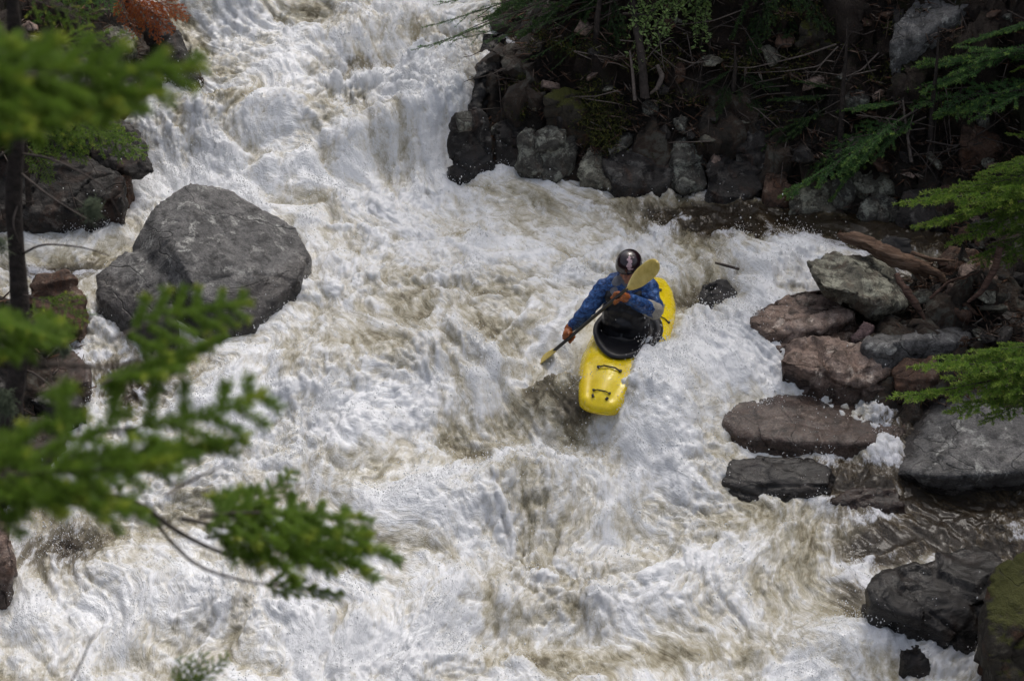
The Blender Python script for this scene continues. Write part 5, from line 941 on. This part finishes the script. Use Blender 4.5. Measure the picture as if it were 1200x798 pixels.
deadwood('sapling', [(744, 118, 22.6), (741, 80, 22.5), (738, 60, 22.5)], [.018, .016, .01], 'thin grey stem standing right under the willow leaves', 'stem', forks=1)
deadwood('root', [(770, 76, 22.9), (776, 90, 22.7), (770, 104, 22.7), (762, 110, 22.8)], [.02, .026, .022, .01], 'curled pale root bulging from the earth beside the bare trunk', 'root', rough=.01)
deadwood('dead_branch', [(980, 52, 22.4), (940, 66, 22.1), (880, 80, 21.9), (848, 78, 21.8)], [.010, .009, .006, .003], 'long pale arched dead branch across the dark upper bank', 'dead branch', forks=1, seed=1)
deadwood('dead_branch', [(982, 55, 22.4), (960, 78, 22.0), (920, 84, 21.9), (872, 86, 21.8)], [.009, .007, .005, .003], 'second dead branch bowing just below the long pale arched one', 'dead branch', forks=1, seed=2)
deadwood('dead_branch', [(1048, 48, 22.4), (1030, 62, 22.2), (1010, 82, 22.0), (992, 90, 22.0)], [.012, .010, .007, .003], 'crooked pale dead twig left of the light grey slab', 'dead branch', forks=4, seed=3)
deadwood('dead_branch', [(912, 0, 22.4), (870, 12, 22.1), (835, 25, 22.0), (790, 30, 22.0)], [.009, .007, .005, .003], 'straight brown dead twig reaching left to the willow shrub', 'dead branch', forks=2, seed=4)
deadwood('dead_branch', [(1068, 190, 21.8), (1062, 150, 21.8), (1058, 118, 21.9)], [.018, .014, .008], 'upright pale snag right of the drooping fir bough', 'dead branch', forks=4, seed=5)
deadwood('dead_branch', [(1085, 165, 21.6), (1120, 172, 21.4), (1160, 150, 21.3), (1198, 120, 21.3)], [.008, .009, .008, .005], 'dark crooked twig running up to the right edge past the orange-stained block', 'dead branch', 'twig', forks=5, seed=6)
gT = 'tangled dead twigs under the spruces'; rs = np.random.RandomState(33)
for i in range(95):
    px, py = rs.uniform(570, 1200), rs.uniform(-15, 175); 
    if px < 800: py = rs.uniform(-10, 130)
    y = 23.0 - py / 170 * 1.2 - (px > 900) * .3; an = rs.uniform(-.5, 3.6); L = rs.uniform(25, 95)
    dx, dy = math.cos(an) * L, abs(math.sin(an)) * L * .8
    deadwood('twig', [(px, py, y), (px + dx * .4, py + dy * .2 + rs.uniform(-8, 8), y - .15), (px + dx * .8, py + dy * .7, y - .2), (px + dx, py + dy, y - .1)], [.007, .006, .004, .002], 'thin dead twig in the dark tangle under the right bank spruces', 'twig', 'deadtwig' if i % 3 == 0 else 'twig', forks=3, seed=i + 70, group=gT, n=5)
gT = 'dead twigs on the left bank'
for i in range(22):
    px, py = rs.uniform(-10, 120), rs.uniform(90, 235); y = 20.6; an = rs.uniform(-1.2, 1.2); L = rs.uniform(25, 60); dx, dy = math.cos(an) * L, math.sin(an) * L
    deadwood('twig', [(px, py, y), (px + dx * .4, py + dy * .4 + rs.uniform(-8, 8), y - .15), (px + dx, py + dy, y - .1)], [.006, .004, .002], 'thin dead twig poking from the shadowed left bank', 'twig', 'deadtwig' if i % 2 == 0 else 'twig', forks=3, seed=i + 170, group=gT, n=5)
# --- driftwood
deadwood('driftwood_log', [(984, 274, 19.75), (1010, 283, 19.6), (1045, 300, 19.4), (1090, 318, 19.2)], [.035, .06, .072, .06], 'long weathered brown driftwood log pointing at the water above the lichened slab', 'driftwood', 'drift', n=22, rough=.05, forks=3, seed=5)
deadwood('driftwood_splinter', [(1080, 312, 19.15), (1100, 322, 19.05), (1112, 335, 19.0)], [.045, .03, .008], 'splintered end piece of driftwood beyond the log', 'driftwood', 'drift', n=7, rough=.03, seed=6, forks=2)
deadwood('bark_strip', [(1050, 322, 18.9), (1062, 340, 18.75), (1074, 358, 18.65), (1084, 374, 18.6)], [.025, .035, .03, .012], 'narrow reddish bark piece leaning down across the lichened slab', 'driftwood', 'driftdark', n=7, rough=.025, seed=7)
deadwood('driftwood_branch', [(1172, 290, 18.6), (1166, 315, 18.5), (1150, 342, 18.4), (1134, 354, 18.4)], [.03, .032, .025, .012], 'bent reddish branch lying in the rubble near the right edge', 'driftwood', 'driftdark', rough=.012, seed=8)
deadwood('driftwood_branch', [(1068, 296, 19.3), (1090, 304, 19.2), (1120, 306, 19.1)], [.018, .02, .008], 'short stick crossing the upper end of the driftwood log', 'driftwood', 'drift', forks=3, seed=9)
deadwood('driftwood_branch', [(1090, 350, 18.7), (1112, 330, 18.8), (1150, 318, 18.9)], [.014, .014, .006], 'thin stick lying in the rubble right of the bark piece', 'driftwood', 'driftdark', forks=2, seed=10)
p_ = hit(868, 314, .12)
deadwood('floating_stick', [(838, 308, p_[1]), (850, 311, p_[1]), (868, 316, p_[1]), (905, 312, p_[1])], [.010, .014, .012, .006], 'dark stick caught on the pour-over right of the kayak', 'stick', 'twig', forks=1, seed=11)
deadwood('split_stake', [(1185, 668, 16.6), (1188, 650, 16.6), (1190, 634, 16.6)], [.012, .012, .008], 'orange splinter of wood sticking up behind the mossy corner rock', 'stick', 'drift', seed=12)
gT = 'bare twigs in the lower right corner'
for i in range(9):
    px, py = rs.uniform(1130, 1200), rs.uniform(690, 800); L = rs.uniform(30, 70); an = rs.uniform(2.2, 4.2); y = 15.6
    deadwood('twig', [(px, py, y), (px + math.cos(an) * L * .5, py + math.sin(an) * L * .3 + 4, y - .05), (px + math.cos(an) * L, py + math.sin(an) * L * .5, y - .05)], [.004, .003, .0015], 'bare twig trailing over the foam beside the mossy corner rock', 'twig', 'twig', forks=3, seed=i + 270, group=gT, n=4)
# --- litter and moss over the banks: uncountable
def scatter(n, box, seed):
    rs = np.random.RandomState(seed); px = rs.uniform(box[0], box[2], n); py = rs.uniform(box[1], box[3], n); out = []
    ysr = np.linspace(14.5, 27, 260)
    d = FWD[None] + RIGHT[None] * ((px - 600) / F)[:, None] + UP[None] * ((399 - py) / F)[:, None]
    T_ = ysr[None] / d[:, 1:2]; XX = d[:, 0:1] * T_; ZZ = CAM[2] + d[:, 2:3] * T_; YY = np.repeat(ysr[None], n, 0); gz, sd = bank_height(XX, YY)
    j = (ZZ < gz).argmax(1); i = np.arange(n); ok = (j > 0) & (sd[i, j] > .04); return np.stack([XX[i, j], YY[i, j], gz[i, j]], 1)[ok]
P = np.concatenate([scatter(5500, (560, -10, 1200, 270), 1), scatter(1500, (1030, 255, 1200, 480), 2), scatter(1600, (-20, -10, 220, 270), 3), scatter(700, (-20, 320, 110, 600), 4)]); rs = np.random.RandomState(4); n = len(P)
D = rs.randn(n, 3) * [1, 1, .5]; D /= np.linalg.norm(D, axis=1)[:, None]; L_ = rs.uniform(.02, .13, n)[:, None]; s_ = np.cross(D, [0, 0, 1.0]); s_ /= np.linalg.norm(s_, axis=1)[:, None] + 1e-9; w_ = rs.uniform(.003, .010, n)[:, None]; c = P + [0, 0, .015]; u_ = np.array([0, 0, 1.])
V = np.stack([c - D * L_, c - D * L_ + s_ * w_ * .5 + u_ * w_, c + D * L_ + s_ * w_, c + D * L_, c + u_ * w_ * 1.6, c - s_ * w_], 1).reshape(-1, 3)
b = (np.arange(n) * 6)[:, None]; T = np.concatenate([b + q for q in ([0, 5, 4], [5, 3, 4], [3, 2, 4], [2, 1, 4], [1, 0, 4], [0, 1, 5], [1, 2, 5], [2, 3, 5])])
m, nt, bb = newmat('litter'); ob = N(nt, 'ShaderNodeNewGeometry'); nt.links.new(ramp(nt, ob.outputs['Random Per Island'], [(.0, (.02, .012, .008)), (.45, (.06, .035, .022)), (.75, (.13, .06, .03)), (1., (.22, .19, .16))]), bb.inputs['Base Color']); bb.inputs['Roughness'].default_value = .8
link('leaf_litter', npmesh('litter', V, T, 3), m, smooth=False, kind='stuff', label='brown twigs and leaf litter strewn over the banks', cat='leaf litter')
# moss and small herbs in patches
P = np.concatenate([scatter(1500, (600, 60, 830, 200), 5), scatter(900, (600, 120, 720, 200), 6), scatter(1300, (840, 10, 1120, 150), 7), scatter(400, (560, 55, 700, 110), 8), scatter(900, (0, 120, 190, 240), 9)])
P = P[n2(P[:, 0] * 2.2, P[:, 1] * 2.2 + P[:, 2] * 2, 60) > .02]; n = len(P); rs = np.random.RandomState(6); K = 9
C = np.repeat(P, K, 0) + rs.randn(n * K, 3) * .03; d = rs.randn(n * K, 3) * [.7, .7, .4] + [0, 0, .6]; d /= np.linalg.norm(d, axis=1)[:, None]; s_ = np.cross(d, rs.randn(n * K, 3)); s_ /= np.linalg.norm(s_, axis=1)[:, None]; l_ = rs.uniform(.015, .045, (n * K, 1))
V = np.stack([C - s_ * .006, C + s_ * .006, C + d * l_], 1).reshape(-1, 3); T = np.arange(n * K * 3).reshape(-1, 3)
m, nt, bb = newmat('moss'); ob = N(nt, 'ShaderNodeNewGeometry'); nt.links.new(ramp(nt, ob.outputs['Random Per Island'], [(.0, (.012, .016, .003)), (.6, (.055, .065, .010)), (1., (.13, .13, .02))]), bb.inputs['Base Color']); bb.inputs['Roughness'].default_value = .9
link('moss', npmesh('moss', V, T, 3), m, smooth=False, kind='stuff', label='dark green and ochre moss growing on the banks', cat='moss')
# ------------------------------------------------------------------ light, sky, camera
SUN_EL, SUN_AZ = math.radians(62), math.radians(25)      # azimuth from +Y towards +X
wd = bpy.data.worlds.new('World'); S.world = wd; wd.use_nodes = True; nt = wd.node_tree
sky = nt.nodes.new('ShaderNodeTexSky'); sky.sky_type = 'NISHITA'; sky.sun_disc = False; sky.sun_elevation = SUN_EL; sky.sun_rotation = SUN_AZ
sky.air_density = 1.0; sky.dust_density = 6.0; sky.ozone_density = .6
hs = nt.nodes.new('ShaderNodeHueSaturation'); hs.inputs['Saturation'].default_value = .55
nt.links.new(sky.outputs[0], hs.inputs['Color']); nt.links.new(hs.outputs[0], nt.nodes['Background'].inputs[0]); nt.nodes['Background'].inputs[1].default_value = .15
sl = bpy.data.lights.new('sun', 'SUN'); sl.energy = .85; sl.angle = math.radians(20); sl.color = (1, .97, .93)
so = bpy.data.objects.new('sun', sl); COL.objects.link(so)
dv = Vector((math.sin(SUN_AZ) * math.cos(SUN_EL), math.cos(SUN_AZ) * math.cos(SUN_EL), math.sin(SUN_EL)))
so.rotation_euler = dv.to_track_quat('Z', 'Y').to_euler(); so.location = dv * 40
cam = bpy.data.cameras.new('camera'); co = bpy.data.objects.new('camera', cam); COL.objects.link(co)
co.location = CAM; co.rotation_euler = (PI / 2 - PITCH, 0, 0); cam.sensor_width = 36; cam.lens = 36 * F / 1200; cam.clip_end = 500; cam.clip_start = .05
cam.dof.use_dof = True; cam.dof.focus_distance = 20.8; cam.dof.aperture_fstop = 4.6; cam.dof.aperture_blades = 7
S.camera = co
S.render.engine = 'CYCLES'; S.cycles.use_denoising = True; S.cycles.max_bounces = 6; S.cycles.diffuse_bounces = 2; S.cycles.glossy_bounces = 2; S.cycles.transparent_max_bounces = 4
S.view_settings.view_transform = 'Standard'; S.view_settings.look = 'None'; S.view_settings.gamma = 1; S.view_settings.use_curve_mapping = False
S.view_settings.exposure = 0.0
